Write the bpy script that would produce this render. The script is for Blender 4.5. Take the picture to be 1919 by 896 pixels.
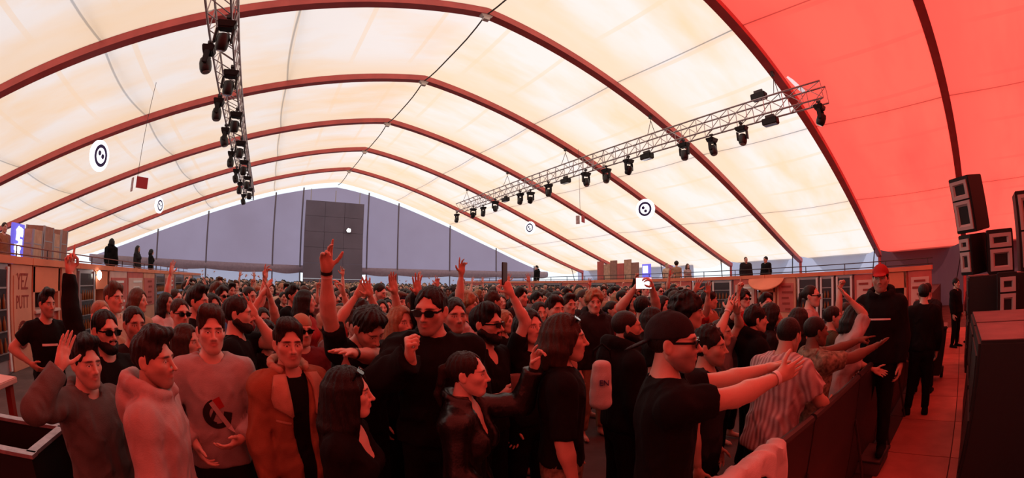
import bpy, bmesh, math, random
import numpy as np
from mathutils import Vector, Matrix, Quaternion
from mathutils.bvhtree import BVHTree

S = bpy.context.scene
for o in list(bpy.data.objects): bpy.data.objects.remove(o)
C = S.collection
PI = math.pi
random.seed(7); RS = np.random.RandomState(7)

# ------------------------------------------------------------------ camera (wide action-camera lens)
CAM_Z = 1.9
YAW, PITCH, FPX = 0.5513, 0.1001, 815.0
cd = bpy.data.cameras.new('camera'); cam = bpy.data.objects.new('camera', cd); C.objects.link(cam); S.camera = cam
cd.type = 'PANO'; cd.panorama_type = 'FISHEYE_LENS_POLYNOMIAL'
cd.sensor_width = 36; cd.sensor_fit = 'HORIZONTAL'; cd.fisheye_fov = PI
cd.fisheye_polynomial_k0 = 0; cd.fisheye_polynomial_k1 = -1/(FPX*36/1919)
cd.fisheye_polynomial_k2 = cd.fisheye_polynomial_k3 = cd.fisheye_polynomial_k4 = 0
cd.clip_start = .02; cd.clip_end = 500
cam.location = (0, 0, CAM_Z); cam.rotation_euler = (PI/2+PITCH, 0, -YAW)

# ------------------------------------------------------------------ world, sun, exposure
SKY_STRENGTH, SUN_STRENGTH, EXPOSURE = 1.15, 3.2, 0.0
w = bpy.data.worlds.new('sky'); S.world = w; w.use_nodes = True
nt = w.node_tree; nt.nodes.clear()
wo = nt.nodes.new('ShaderNodeOutputWorld'); bg = nt.nodes.new('ShaderNodeBackground')
bg.inputs[0].default_value = (.86, .93, 1.0, 1); bg.inputs[1].default_value = SKY_STRENGTH
nt.links.new(bg.outputs[0], wo.inputs[0])
sl = bpy.data.lights.new('sun', 'SUN'); so = bpy.data.objects.new('sun', sl); C.objects.link(so)
sl.energy = SUN_STRENGTH; sl.color = (1, .95, .87); sl.angle = math.radians(3)
so.rotation_euler = (math.radians(-12), math.radians(28), 0)
S.view_settings.view_transform = 'Standard'; S.view_settings.look = 'None'
S.view_settings.gamma = 1; S.view_settings.use_curve_mapping = False; S.view_settings.exposure = EXPOSURE
S.cycles.max_bounces = 8; S.cycles.diffuse_bounces = 4; S.cycles.transmission_bounces = 4; S.cycles.glossy_bounces = 3
S.cycles.caustics_reflective = False; S.cycles.caustics_refractive = False

# ------------------------------------------------------------------ pixel helpers: where a sight line of the lens meets the place
def ray(u, v):
    x = (u-960)/FPX; y = -(v-448)/FPX; r = math.hypot(x, y); s = math.sin(r)/r if r > 1e-9 else 1
    cx, cy, cz = x*s, y*s, math.cos(r); cp, sp = math.cos(PITCH), math.sin(PITCH)
    Z = cy*cp+cz*sp; z = cz*cp-cy*sp; c, s2 = math.cos(YAW), math.sin(YAW)
    return Vector((cx*c+z*s2, z*c-cx*s2, Z))
CAMP = Vector((0, 0, CAM_Z))
def at(u, v, R): d = ray(u, v); return CAMP + d*(R/math.hypot(d.x, d.y))
def onX(u, v, X): d = ray(u, v); return CAMP + d*(X/d.x)
def onY(u, v, Y): d = ray(u, v); return CAMP + d*(Y/d.y)
def onZ(u, v, z): d = ray(u, v); return CAMP + d*((z-CAM_Z)/d.z)

# ------------------------------------------------------------------ materials
MATS = {}
def mat(name, col, rough=.8, spec=.3, metal=0., bump=0., bscale=80., var=0., vscale=6., emit=None, estr=0., coat=0.):
    if name in MATS: return MATS[name]
    m = bpy.data.materials.new(name); m.use_nodes = True; n = m.node_tree.nodes; l = m.node_tree.links
    b = n['Principled BSDF']
    b.inputs['Base Color'].default_value = (*col, 1); b.inputs['Roughness'].default_value = rough
    b.inputs['Metallic'].default_value = metal; b.inputs['Specular IOR Level'].default_value = spec
    if coat: b.inputs['Coat Weight'].default_value = coat
    tc = n.new('ShaderNodeTexCoord') if (var or bump) else None
    if var:
        t = n.new('ShaderNodeTexNoise'); t.inputs['Scale'].default_value = vscale; t.inputs['Detail'].default_value = 4
        l.new(tc.outputs['Object'], t.inputs['Vector'])
        r = n.new('ShaderNodeMapRange'); r.inputs[1].default_value = .3; r.inputs[2].default_value = .7
        r.inputs[3].default_value = 1-var; r.inputs[4].default_value = 1+var
        l.new(t.outputs[0], r.inputs[0])
        x = n.new('ShaderNodeMix'); x.data_type = 'RGBA'; x.blend_type = 'MULTIPLY'; x.inputs[0].default_value = 1
        x.inputs[6].default_value = (*col, 1); l.new(r.outputs[0], x.inputs[7]); l.new(x.outputs[2], b.inputs['Base Color'])
    if bump:
        t2 = n.new('ShaderNodeTexNoise'); t2.inputs['Scale'].default_value = bscale; t2.inputs['Detail'].default_value = 3
        l.new(tc.outputs['Object'], t2.inputs['Vector'])
        bp = n.new('ShaderNodeBump'); bp.inputs['Strength'].default_value = bump; bp.inputs['Distance'].default_value = .01
        l.new(t2.outputs[0], bp.inputs['Height']); l.new(bp.outputs[0], b.inputs['Normal'])
    if emit:
        b.inputs['Emission Color'].default_value = (*emit, 1); b.inputs['Emission Strength'].default_value = estr
    MATS[name] = m; return m

def canvas(name, trans, diff, stain_shade, k=.8, seams=True):
    """thin tent cloth: light from the sky outside shines through it"""
    m = bpy.data.materials.new(name); m.use_nodes = True; n = m.node_tree.nodes; l = m.node_tree.links; n.clear()
    out = n.new('ShaderNodeOutputMaterial'); mx = n.new('ShaderNodeMixShader'); tr = n.new('ShaderNodeBsdfTranslucent'); df = n.new('ShaderNodeBsdfDiffuse')
    mx.inputs[0].default_value = k; l.new(df.outputs[0], mx.inputs[1]); l.new(tr.outputs[0], mx.inputs[2]); l.new(mx.outputs[0], out.inputs[0])
    tc = n.new('ShaderNodeTexCoord'); mp = n.new('ShaderNodeMapping'); mp.inputs['Scale'].default_value = (.12, .35, .12)
    l.new(tc.outputs['Object'], mp.inputs[0])
    t = n.new('ShaderNodeTexNoise'); t.inputs['Scale'].default_value = 1.6; t.inputs['Detail'].default_value = 5; t.inputs['Roughness'].default_value = .55
    l.new(mp.outputs[0], t.inputs['Vector'])
    rp = n.new('ShaderNodeMapRange'); rp.inputs[1].default_value = .42; rp.inputs[2].default_value = .72; l.new(t.outputs[0], rp.inputs[0])
    a = n.new('ShaderNodeMix'); a.data_type = 'RGBA'; a.inputs[6].default_value = (*trans, 1); a.inputs[7].default_value = (*stain_shade, 1)
    l.new(rp.outputs[0], a.inputs[0]); last = a.outputs[2]
    if seams:   # welded seams, and shade painted in towards the far end of each bay
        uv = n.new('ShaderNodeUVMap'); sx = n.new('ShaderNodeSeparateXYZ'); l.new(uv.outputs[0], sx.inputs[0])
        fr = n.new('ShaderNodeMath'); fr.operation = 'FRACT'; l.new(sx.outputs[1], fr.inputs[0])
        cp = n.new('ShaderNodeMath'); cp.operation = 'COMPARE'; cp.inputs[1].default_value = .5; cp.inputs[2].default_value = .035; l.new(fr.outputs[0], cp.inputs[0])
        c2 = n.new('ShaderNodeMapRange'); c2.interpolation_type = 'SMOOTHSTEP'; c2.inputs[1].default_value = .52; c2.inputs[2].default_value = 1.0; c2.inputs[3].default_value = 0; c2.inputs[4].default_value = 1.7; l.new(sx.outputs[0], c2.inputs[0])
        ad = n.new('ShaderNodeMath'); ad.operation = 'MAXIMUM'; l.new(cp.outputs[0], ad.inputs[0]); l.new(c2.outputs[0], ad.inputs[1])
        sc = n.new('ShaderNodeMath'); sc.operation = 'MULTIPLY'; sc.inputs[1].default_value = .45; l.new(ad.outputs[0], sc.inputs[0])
        b2 = n.new('ShaderNodeMix'); b2.data_type = 'RGBA'; b2.inputs[7].default_value = (*stain_shade, 1); l.new(sc.outputs[0], b2.inputs[0]); l.new(last, b2.inputs[6]); last = b2.outputs[2]
    l.new(last, tr.inputs[0]); df.inputs[0].default_value = (*diff, 1)
    wv = n.new('ShaderNodeTexNoise'); wv.inputs['Scale'].default_value = 2.2; wv.inputs['Detail'].default_value = 3; l.new(mp.outputs[0], wv.inputs['Vector'])
    bp = n.new('ShaderNodeBump'); bp.inputs['Strength'].default_value = .35; bp.inputs['Distance'].default_value = .12; l.new(wv.outputs[0], bp.inputs['Height'])
    l.new(bp.outputs[0], tr.inputs['Normal']); l.new(bp.outputs[0], df.inputs['Normal'])
    MATS[name] = m; return m

def glow(name, col, s): return mat(name, (.8, .8, .8), emit=col, estr=s)

# ------------------------------------------------------------------ mesh building
class MB:
    def __init__(s): s.v = []; s.f = []; s.m = []
    def add(s, vs, fs, mi=0):
        b = len(s.v); s.v += [tuple(v) for v in vs]; s.f += [tuple(b+i for i in f) for f in fs]; s.m += [mi]*len(fs); return s
    def box(s, c, d, mi=0, rot=None, taper=1.):
        x, y, z = d[0]/2, d[1]/2, d[2]/2; c = Vector(c)
        vs = [Vector((sx*x*(taper if sz < 0 else 1), sy*y*(taper if sz < 0 else 1), sz*z)) for sz in (-1, 1) for sy in (-1, 1) for sx in (-1, 1)]
        if rot is not None: vs = [rot @ q for q in vs]
        return s.add([c+q for q in vs], [(0,2,3,1),(4,5,7,6),(0,1,5,4),(1,3,7,5),(3,2,6,7),(2,0,4,6)], mi)
    def tube(s, pts, r, n=8, mi=0, cap=True, rx=None):
        pts = [Vector(p) for p in pts]; rr = r if isinstance(r, (list, tuple)) else [r]*len(pts); rings = []
        up = Vector((0, 0, 1))
        for i, p in enumerate(pts):
            t = (pts[min(i+1, len(pts)-1)]-pts[max(i-1, 0)]).normalized()
            a = up if abs(t.dot(up)) < .95 else Vector((1, 0, 0))
            x = t.cross(a).normalized(); y = x.cross(t)
            rings.append([p+(x*math.cos(2*PI*k/n)+y*math.sin(2*PI*k/n))*rr[i] for k in range(n)])
        vs = [q for R in rings for q in R]
        fs = [(i*n+k, i*n+(k+1) % n, (i+1)*n+(k+1) % n, (i+1)*n+k) for i in range(len(pts)-1) for k in range(n)]
        if cap: fs += [tuple(reversed(range(n))), tuple((len(pts)-1)*n+k for k in range(n))]
        return s.add(vs, fs, mi)
    def lathe(s, prof, n=16, mi=0, c=(0, 0, 0), R=None):
        c = Vector(c); vs = []
        for r, z in prof:
            for k in range(n):
                q = Vector((r*math.cos(2*PI*k/n), r*math.sin(2*PI*k/n), z)); vs.append(c+(R @ q if R is not None else q))
        fs = [(i*n+k, i*n+(k+1) % n, (i+1)*n+(k+1) % n, (i+1)*n+k) for i in range(len(prof)-1) for k in range(n)]
        fs += [tuple(reversed(range(n))), tuple((len(prof)-1)*n+k for k in range(n))]
        return s.add(vs, fs, mi)
    def grid(s, P, mi=0):
        n = len(P); m_ = len(P[0])
        return s.add([q for r in P for q in r], [(i*m_+j, i*m_+j+1, (i+1)*m_+j+1, (i+1)*m_+j) for i in range(n-1) for j in range(m_-1)], mi)
    def build(s, name, mats, parent=None, smooth=False, bevel=0., loc=None):
        me = bpy.data.meshes.new(name); me.from_pydata([tuple(v) for v in s.v], [], s.f); me.update()
        for m in (mats if isinstance(mats, (list, tuple)) else [mats]): me.materials.append(m)
        me.polygons.foreach_set('material_index', s.m)
        bm = bmesh.new(); bm.from_mesh(me); bmesh.ops.recalc_face_normals(bm, faces=bm.faces)
        if bevel: bmesh.ops.bevel(bm, geom=list(bm.edges), offset=bevel, segments=2, affect='EDGES', clamp_overlap=True)
        bm.to_mesh(me); bm.free()
        if smooth:
            me.polygons.foreach_set('use_smooth', [True]*len(me.polygons))
            try: me.set_sharp_from_angle(angle=math.radians(40))
            except Exception: pass
        o = bpy.data.objects.new(name, me); C.objects.link(o)
        if parent is not None: o.parent = parent
        if loc is not None: o.location = loc
        return o
def empty(name, loc=(0, 0, 0), rz=0., parent=None):
    o = bpy.data.objects.new(name, None); C.objects.link(o); o.location = loc; o.rotation_euler = (0, 0, rz); o.empty_display_size = .2
    if parent is not None: o.parent = parent
    return o
def tag(o, label, cat, group=None):
    o['label'] = label; o['category'] = cat
    if group: o['group'] = group
    return o
def struct(o, label=None):
    o['kind'] = 'structure'
    if label: o['label'] = label
    return o
def copy_tree(o, parent=None):
    c = o.copy(); C.objects.link(c); c.parent = parent
    for ch in list(o.children): copy_tree(ch, c)
    return c
def text_mesh(txt, size, depth=.004):
    cu = bpy.data.curves.new('lettering', 'FONT'); cu.body = txt; cu.size = size; cu.extrude = depth; cu.align_x = 'CENTER'; cu.align_y = 'CENTER'; cu.resolution_u = 2
    t = bpy.data.objects.new('lettering', cu); C.objects.link(t); dg = bpy.context.evaluated_depsgraph_get()
    me = bpy.data.meshes.new_from_object(t.evaluated_get(dg)); bpy.data.objects.remove(t); bpy.data.curves.remove(cu); return me
def lettering(txt, size, m, parent, M):
    me = text_mesh(txt, size); me.materials.clear(); me.materials.append(m); o = bpy.data.objects.new('lettering', me); C.objects.link(o); o.parent = parent; o.matrix_basis = M; return o

M_BLACK = mat('black paint', (.012, .011, .012), .55, bump=.1, var=.2)
M_BLACKP = mat('black plastic', (.015, .014, .015), .4, .4)
M_ALU = mat('grey aluminium', (.52, .5, .5), .42, .5, .75)
M_WHITE = mat('white plastic', (.75, .74, .72), .5)
M_ARCH = mat('red-lit frame', (.62, .13, .13), .55, .4, var=.12, vscale=2)  # red light on the aluminium frames is put into their colour
M_WIRE = mat('dark steel wire', (.06, .05, .05), .5, .4, .4)

# ------------------------------------------------------------------ tent: frames, cloth, gables
XC, AW, ZE, ZH, W1, W2, Y1, BAY = 4.95, 20.58, .896+CAM_Z, 7.648+CAM_Z, .622, -.68, 9.5, 5.0
def prof(s):
    a = abs(s); return ZE+(ZH-ZE)*((1-W1)*(1-a)+W1*(1-a*a)+W2*(a-a*a)*a)
def fy(n): return Y1+(n-1)*BAY
S0 = .975
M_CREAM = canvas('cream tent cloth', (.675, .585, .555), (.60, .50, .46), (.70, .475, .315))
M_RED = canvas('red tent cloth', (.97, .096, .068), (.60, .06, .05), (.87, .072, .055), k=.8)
M_GABLE = canvas('lavender gable cloth', (.34, .285, .405), (.26, .23, .31), (.30, .245, .345), k=.7, seams=False)
M_SKIRT = canvas('blue grey wall cloth', (.42, .43, .58), (.30, .31, .42), (.36, .37, .52), k=.75, seams=False)
M_SKIRTR = canvas('dark red wall cloth', (.10, .03, .035), (.08, .03, .035), (.07, .02, .03), k=.6, seams=False)
ceiling = struct(empty('ceiling', (0, 0, 0)), 'curved tent roof of cream and red cloth on red-lit frames')
def roof_panel(n, m):
    NY, NS = 10, 72; P = []; y0, y1 = fy(n), fy(n+1)
    for i in range(NY+1):
        t = i/NY; sg = math.sin(PI*t); smax = S0+.055*sg; row = []
        for j in range(NS+1):
            s = -smax+2*smax*j/NS
            z = prof(s)-.11*sg*(1-abs(s)**3*.6)+.02*sg*math.sin(s*31+n)
            row.append((XC+AW*s, y0+(y1-y0)*t, z+.10))
        P.append(row)
    mb = MB().grid(P); o = mb.build('roof_panel', m, ceiling, smooth=True)
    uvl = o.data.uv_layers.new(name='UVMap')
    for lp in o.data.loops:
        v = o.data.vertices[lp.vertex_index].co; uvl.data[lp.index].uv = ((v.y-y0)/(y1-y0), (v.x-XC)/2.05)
    return o
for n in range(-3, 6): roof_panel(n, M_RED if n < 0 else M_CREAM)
def arch(n):
    mb = MB(); N = 60; w_, h_ = .14, .115; vs = []
    for i in range(N+1):
        s = -1.0+2.0*i/N; e = 1e-3; dx = AW*2*e; dz = prof(min(1, s+e))-prof(max(-1, s-e)); L = math.hypot(dx, dz); nx, nz = -dz/L, dx/L
        c = Vector((XC+AW*s, fy(n), prof(s)+.0))
        for a, b in ((-1, -1), (1, -1), (1, 1), (-1, 1)):
            vs.append(c+Vector((nx*b*h_, a*w_, nz*b*h_)))
    fs = [(i*4+k, i*4+(k+1) % 4, i*4+4+(k+1) % 4, i*4+4+k) for i in range(N) for k in range(4)]+[(0,1,2,3), tuple(N*4+k for k in range(4))]
    mb.add(vs, fs)
    for sd in (-1, 1):      # legs and raking struts at the foot
        x = XC+sd*AW; mb.tube([(x, fy(n), ZE), (x, fy(n), 0)], .09, 6)
    o = mb.build('arch_frame', M_ARCH, ceiling)
    for sd in (-1, 1):
        x = XC+sd*AW
        MB().tube([(x-sd*1.3, fy(n), prof(sd*(1-1.3/AW))), (x-sd*.25, fy(n)+.5, 1.2)], .03, 6).build('foot_strut', M_WIRE, ceiling)
    if 0 <= n <= 5:
        rb = MB(); rb.box((XC+.0, fy(n)-.02, ZH-.16), (.42, .22, .10), taper=.6); rb.box((XC, fy(n)-.02, ZH-.24), (.18, .14, .1)); rb.build('ridge_bracket', M_WHITE, ceiling)
    return o
for n in range(-3, 6): arch(n)
for n in range(-3, 6):      # ridge cable and purlins between frames
    y0, y1 = fy(n), fy(n+1)
    MB().tube([(XC+.02*math.sin(9*t), y0+(y1-y0)*t, ZH-.10-.22*math.sin(PI*t)) for t in [i/8 for i in range(9)]], .025, 6).build('ridge_cable', M_WIRE, ceiling)
    for s in (-.481, -.245, .245, .481, .72, -.72):
        z = prof(s)
        MB().tube([(XC+AW*s, y0, z+.16), (XC+AW*s, y1, z+.16)], .024, 6).build('purlin', M_WIRE, ceiling)
# far gable: cloth strips between posts, an open slit under the roof, an open band low down
YG = fy(6); wall_back = struct(empty('wall_back'), 'lavender grey gable cloth at the far end of the tent')
def ztop(x): return prof((x-XC)/AW)-.13-.17*max(0, 1-abs((x-XC)/AW)*1.35)
posts = [-13.8, -9.4, -5.3, 0.0, 2.2, 7.6, 10.2, 14.9, 19.5, 23.7]
xs = [-15.4]+posts+[25.3]
for a, b in zip(xs[:-1], xs[1:]):
    N = 8; P = [[], []]; Q = [[], []]
    for i in range(N+1):
        x = a+(b-a)*i/N; sgn = math.sin(PI*i/N)
        P[0].append((x, YG+.06*sgn, ztop(x))); P[1].append((x, YG+.06*sgn, 2.72+.05*sgn))
    MB().grid(P).build('gable_cloth', M_GABLE, wall_back, smooth=True)
    P2 = [[(a+(b-a)*i/N, YG-.02-.10*math.sin(PI*k/3), 2.95-.55*k/3+(-.12*math.sin(PI*i/N) if k == 3 else 0)) for i in range(N+1)] for k in range(4)]
    MB().grid(P2).build('cloth_roll', mat('brown grey rolled cloth', (.31, .25, .32), .9, var=.1), wall_back, smooth=True)
    if not (2.2 <= a < 2.3 or a > 20):
        MB().grid([[(a, YG+.35, 2.5), (b, YG+.35, 2.5)], [(a, YG+.35, 0), (b, YG+.35, 0)]]).build('lower_cloth', M_SKIRT, wall_back)
for x in posts:
    MB().tube([(x, YG-.03, 0), (x, YG-.03, ztop(x)+.2)], .06, 8).build('gable_post', mat('grey post', (.16, .14, .18), .6), wall_back)
# side walls: scalloped skirts with open bays
GAPS = {(1, 2): (14.6, 17.5), (1, 5): (30.2, 34.4), (-1, 5): (30.5, 34.4)}
def skirt(side, n, m):
    x = XC+side*(AW+.12); y0, y1 = fy(n), fy(n+1); g = GAPS.get((side, n))
    for a, b in ([(y0, y1)] if not g else [(y0, g[0]), (g[1], y1)]):
        if b-a < .15: continue
        rows = [[], []]
        for i in range(13):
            t = i/12; y = a+(b-a)*t; q = math.sin(PI*(y-y0)/(y1-y0))
            rows[0].append((x-.25*side*q, y, prof(S0)+.3)); rows[1].append((x, y, 0))
        MB().grid(rows).build('skirt_cloth', m, wall_right if side > 0 else wall_left, smooth=True)
wall_right = struct(empty('wall_right'), 'blue grey side wall cloth behind the deck opposite the bar')
wall_left = struct(empty('wall_left'), 'blue grey side wall cloth behind the bar deck')
for n in range(-3, 6):
    skirt(1, n, M_SKIRTR if n < 0 else M_SKIRT); skirt(-1, n, M_SKIRTR if n < 0 else M_SKIRT)
# unseen end wall behind the stage; cloth made red as fill on faces
wall_front = struct(empty('wall_front'), 'unseen red cloth closing the tent behind the stage')
for a, b in zip(np.linspace(-15.6, 25.5, 7)[:-1], np.linspace(-15.6, 25.5, 7)[1:]):
    P = [[], []]
    for i in range(7):
        x = a+(b-a)*i/6; P[0].append((x, fy(-3), prof((x-XC)/AW)+.1)); P[1].append((x, fy(-3), 0))
    MB().grid(P).build('backdrop_cloth', M_RED, wall_front)
# floor, outside ground
floor = struct(MB().box((XC, 12, -.05), (42, 47, .1)).build('floor', mat('dark trodden floor', (.10, .075, .07), .8, bump=.3, bscale=14, var=.3, vscale=2)), 'dark trodden floor of the tent')
ground = struct(MB().box((XC, 12, -.2), (240, 240, .1)).build('ground_outside', mat('pale gravel outside', (.42, .40, .37), .95, var=.15, vscale=.4)), 'pale ground outside the tent')
M_PLY = mat('red brown plywood', (.36, .13, .10), .6, bump=.15, bscale=20, var=.18, vscale=3)
pit = struct(empty('floor_pit'), 'plywood floor of the pit between barrier and stage')
for i, x in enumerate(np.arange(-1.22, 15, 1.22)):
    MB().box((x+.61, .28, .015), (1.205, .80, .03)).build('plank', M_PLY if i % 3 else mat('worn plywood', (.44, .15, .11), .55, bump=.15, bscale=20, var=.2, vscale=3), pit)
    MB().box((x+.61, -.32, .015), (1.205, .375, .03)).build('plank', mat('worn plywood', (.44, .15, .11), .55, bump=.15, bscale=20, var=.2, vscale=3) if i % 4 == 1 else M_PLY, pit)
# ------------------------------------------------------------------ decks and bar fronts along both sides
M_ORANGE = mat('orange fascia', (.75, .24, .13), .6, var=.1, vscale=1.5)
M_PANEL = mat('orange poster board', (.66, .30, .20), .6, var=.12, vscale=2)
M_PANELR = mat('red poster board', (.55, .13, .11), .6, var=.15, vscale=2)
M_PINK = mat('pale pink board', (.68, .45, .40), .6, var=.1, vscale=2)
M_INK = mat('dark red print', (.30, .05, .04), .7)
M_INKW = mat('white print', (.78, .76, .74), .7)
M_GLASS = mat('dark cabinet glass', (.05, .05, .06), .15, .6)
M_GREYF = mat('grey metal frame', (.38, .36, .38), .45, .4, .3)
M_BOT = mat('amber bottle', (.22, .09, .03), .25, .5)
M_DECK = mat('dark deck', (.08, .06, .06), .8, var=.2)
LX, RX = -5.2, 15.3
for side, x0, x1, nm in ((-1, -15.4, LX-.72, 'left'), (1, RX+.72, 25.3, 'right')):
    y0, y1 = (6.2, 33.8) if side < 0 else (.9, 33.8)
    d = MB().box(((x0+x1)/2, (y0+y1)/2, .55), (x1-x0, y1-y0, 1.1)).build('floor_deck_'+nm, M_DECK); struct(d, 'raised side deck behind the bar fronts, '+('beside the fridge wall' if side < 0 else 'under the skirt wall'))
def facing(side, x, y, z=0.):        # frame of a front that looks into the hall: local +Y into the hall, +X along the row
    return Matrix.Translation((x, y, z)) @ Matrix.Rotation(-PI/2 if side < 0 else PI/2, 4, 'Z')
def unit(side, ya, yb, kind, label, txt=None, board=None, group=None, h=2.0):
    X = LX if side < 0 else RX; w_ = abs(yb-ya)-.03; e = empty({'fridge': 'drinks_fridge', 'poster': 'poster_panel', 'hatch': 'serving_hatch'}[kind]); e.matrix_world = facing(side, X, (ya+yb)/2)
    tag(e, label, {'fridge': 'fridge', 'poster': 'panel', 'hatch': 'kiosk'}[kind], group)
    hh = h-.14
    if kind == 'fridge':
        MB().box((0, -.36, hh/2), (w_, .68, hh)).build('cabinet', M_GREYF, e, bevel=.012)
        MB().box((0, -.005, hh/2+.08), (w_-.16, .03, hh-.36)).build('glass_door', M_GLASS, e)
        for sx in (-1, 1): MB().box((sx*(w_/2-.05), .01, hh/2), (.07, .05, hh-.1)).build('door_frame', M_WHITE if txt else M_GREYF, e)
        for k in range(4):
            z = .38+k*.36; MB().box((0, .018, z), (w_-.2, .02, .025)).build('shelf', M_GREYF, e)
        nb = max(2, int((w_-.25)/.16)); proto = None
        for k in range(3):
            for i in range(nb):
                if proto is None: proto = MB().lathe([(.03, 0), (.035, .02), (.035, .14), (.014, .2), (.014, .24)], 8).build('bottle', M_BOT, e, smooth=True); b = proto
                else: b = proto.copy(); C.objects.link(b)
                b.location = ((i+.5)/nb*(w_-.3)-(w_-.3)/2, .045, .40+k*.36)
        MB().box((w_/2-.11, .04, hh/2+.1), (.025, .04, .5)).build('handle', M_ALU, e, bevel=.006)
    elif kind == 'poster':
        MB().box((0, -.06, hh/2), (w_, .1, hh)).build('board', board or M_PANEL, e, bevel=.008)
        MB().box((0, .0, hh*.62), (w_-.18, .02, hh*.55)).build('poster', M_PINK if board is M_PANELR else M_PANELR if (txt is None) else board or M_PANEL, e)
        if txt:
            for k, t in enumerate(txt):
                lettering(t, .34 if len(t) > 3 else .42, M_INK, e, Matrix.Translation((0, .014, 1.55-.36*k)) @ Matrix.Rotation(PI, 4, 'Z') @ Matrix.Rotation(PI/2, 4, 'X') @ Matrix.Scale(.62, 4, (1, 0, 0)))
            tb = MB()
            for k in range(28):
                a = k/28*2*PI; tb.box((.19*math.cos(a), .014, .62+.22*math.sin(a)), (.06, .012, .06))
            tb.build('printed_ring', M_INK, e)
        else:
            rr = random.Random(int(ya*100)); tb = MB()
            for k in range(5): tb.box((rr.uniform(-.1, .1)*w_, .016, hh*.40+k*.2), (w_*rr.uniform(.25, .6), .012, .07))
            tb.build('print_lines', M_INKW if rr.random() < .5 else M_INK, e)
    else:
        MB().box((0, -.30, hh-.26), (w_, .56, .5)).build('lintel', M_ORANGE, e, bevel=.01)
        for sx in (-1, 1): MB().box((sx*(w_/2-.05), -.30, hh/2), (.09, .56, hh)).build('jamb', M_PANEL, e)
        MB().box((0, -.56, hh/2), (w_, .04, hh)).build('back_panel', mat('dark hatch interior', (.05, .03, .03), .8), e)
        MB().box((0, -.2, .98), (w_-.1, .46, .06)).build('counter', M_PINK, e, bevel=.008)
        MB().box((0, -.1, .48), (w_-.16, .05, .95)).build('counter_front', M_PANELR, e)
    return e
unit(-1, 5.9, 7.55, 'fridge', 'tall grey drinks fridge at the near end of the bar row', txt=1)
unit(-1, 7.62, 8.5, 'poster', 'orange board lettered YEZ PUTT beside the tall fridge', txt=('YEZ', 'PUTT'))
unit(-1, 8.54, 9.9, 'hatch', 'open serving hatch behind the man with hands on hips')
unit(-1, 9.94, 10.85, 'poster', 'orange board with printed ring behind the raised black sleeve', txt=('YEZ', 'PUTT'))
unit(-1, 10.9, 12.05, 'fridge', 'grey framed drinks fridge next to the round white lamp')
unit(-1, 12.1, 13.3, 'hatch', 'small hatch under the round white lamp')
unit(-1, 13.35, 15.1, 'poster', 'pale poster board below the person in the black hood', board=M_PINK)
unit(-1, 15.15, 17.1, 'poster', 'red poster board below the two seated deck visitors', board=M_PANELR)
for i, (a, b) in enumerate([(17.15, 18.9), (18.95, 20.7), (20.75, 22.9), (22.95, 25.3), (25.35, 28.2), (28.25, 31.5)]):
    unit(-1, a, b, 'fridge' if i % 2 else 'poster', ('grey fridge' if i % 2 else 'orange poster board')+' in the far stretch of the bar row'+(', nearer the gable' if i > 3 else ', half way along' if i > 1 else ', past the red board'), board=M_PANEL)
unit(1, .85, 1.7, 'poster', 'tall red poster panel at the pit end, behind the wheelie bin', board=M_PANELR, h=2.0)
unit(1, 1.74, 2.86, 'hatch', 'orange lit hatch behind the man in the red cap')
unit(1, 2.9, 3.66, 'poster', 'red board just behind the raised bare arm by the red cap', board=M_PANELR)
unit(1, 3.7, 4.36, 'fridge', 'narrow white framed fridge with dark door near the red cap man', txt=1)
unit(1, 4.4, 4.97, 'fridge', 'second white framed fridge from the red cap man', txt=1)
unit(1, 5.0, 5.85, 'fridge', 'wide white framed fridge with grey door under the orange crate', txt=1)
unit(1, 5.9, 6.7, 'poster', 'pale red menu board left of the wide fridge', board=M_PANEL)
unit(1, 6.74, 7.5, 'hatch', 'hatch with orange half awning below the two people on the deck')
unit(1, 7.55, 8.6, 'poster', 'red poster board under the two people leaning on the deck', board=M_PANELR)
unit(1, 8.65, 9.6, 'fridge', 'pink grey fridge below the white wall opening', txt=1)
unit(1, 9.65, 10.6, 'fridge', 'pink grey fridge second below the white wall opening', txt=1)
unit(1, 10.65, 12.0, 'poster', 'red poster board behind the lifted phone', board=M_PANELR)
for i, (a, b) in enumerate([(12.05, 13.6), (13.65, 15.2), (15.25, 17.2), (17.25, 19.5), (19.55, 22.2), (22.25, 25.4), (25.45, 28.9), (28.95, 32.5)]):
    unit(1, a, b, 'poster' if i % 2 else 'fridge', ('red poster board' if i % 2 else 'grey fridge')+' far along the row under the deck'+[' next to the lifted phone', ' below the blue screen', ' below the red backdrop', ' past the red backdrop', ' under the far railing', ' under the hooded deck visitor', ' near the far white opening', ' at the gable corner'][i], board=M_PANELR)
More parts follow.
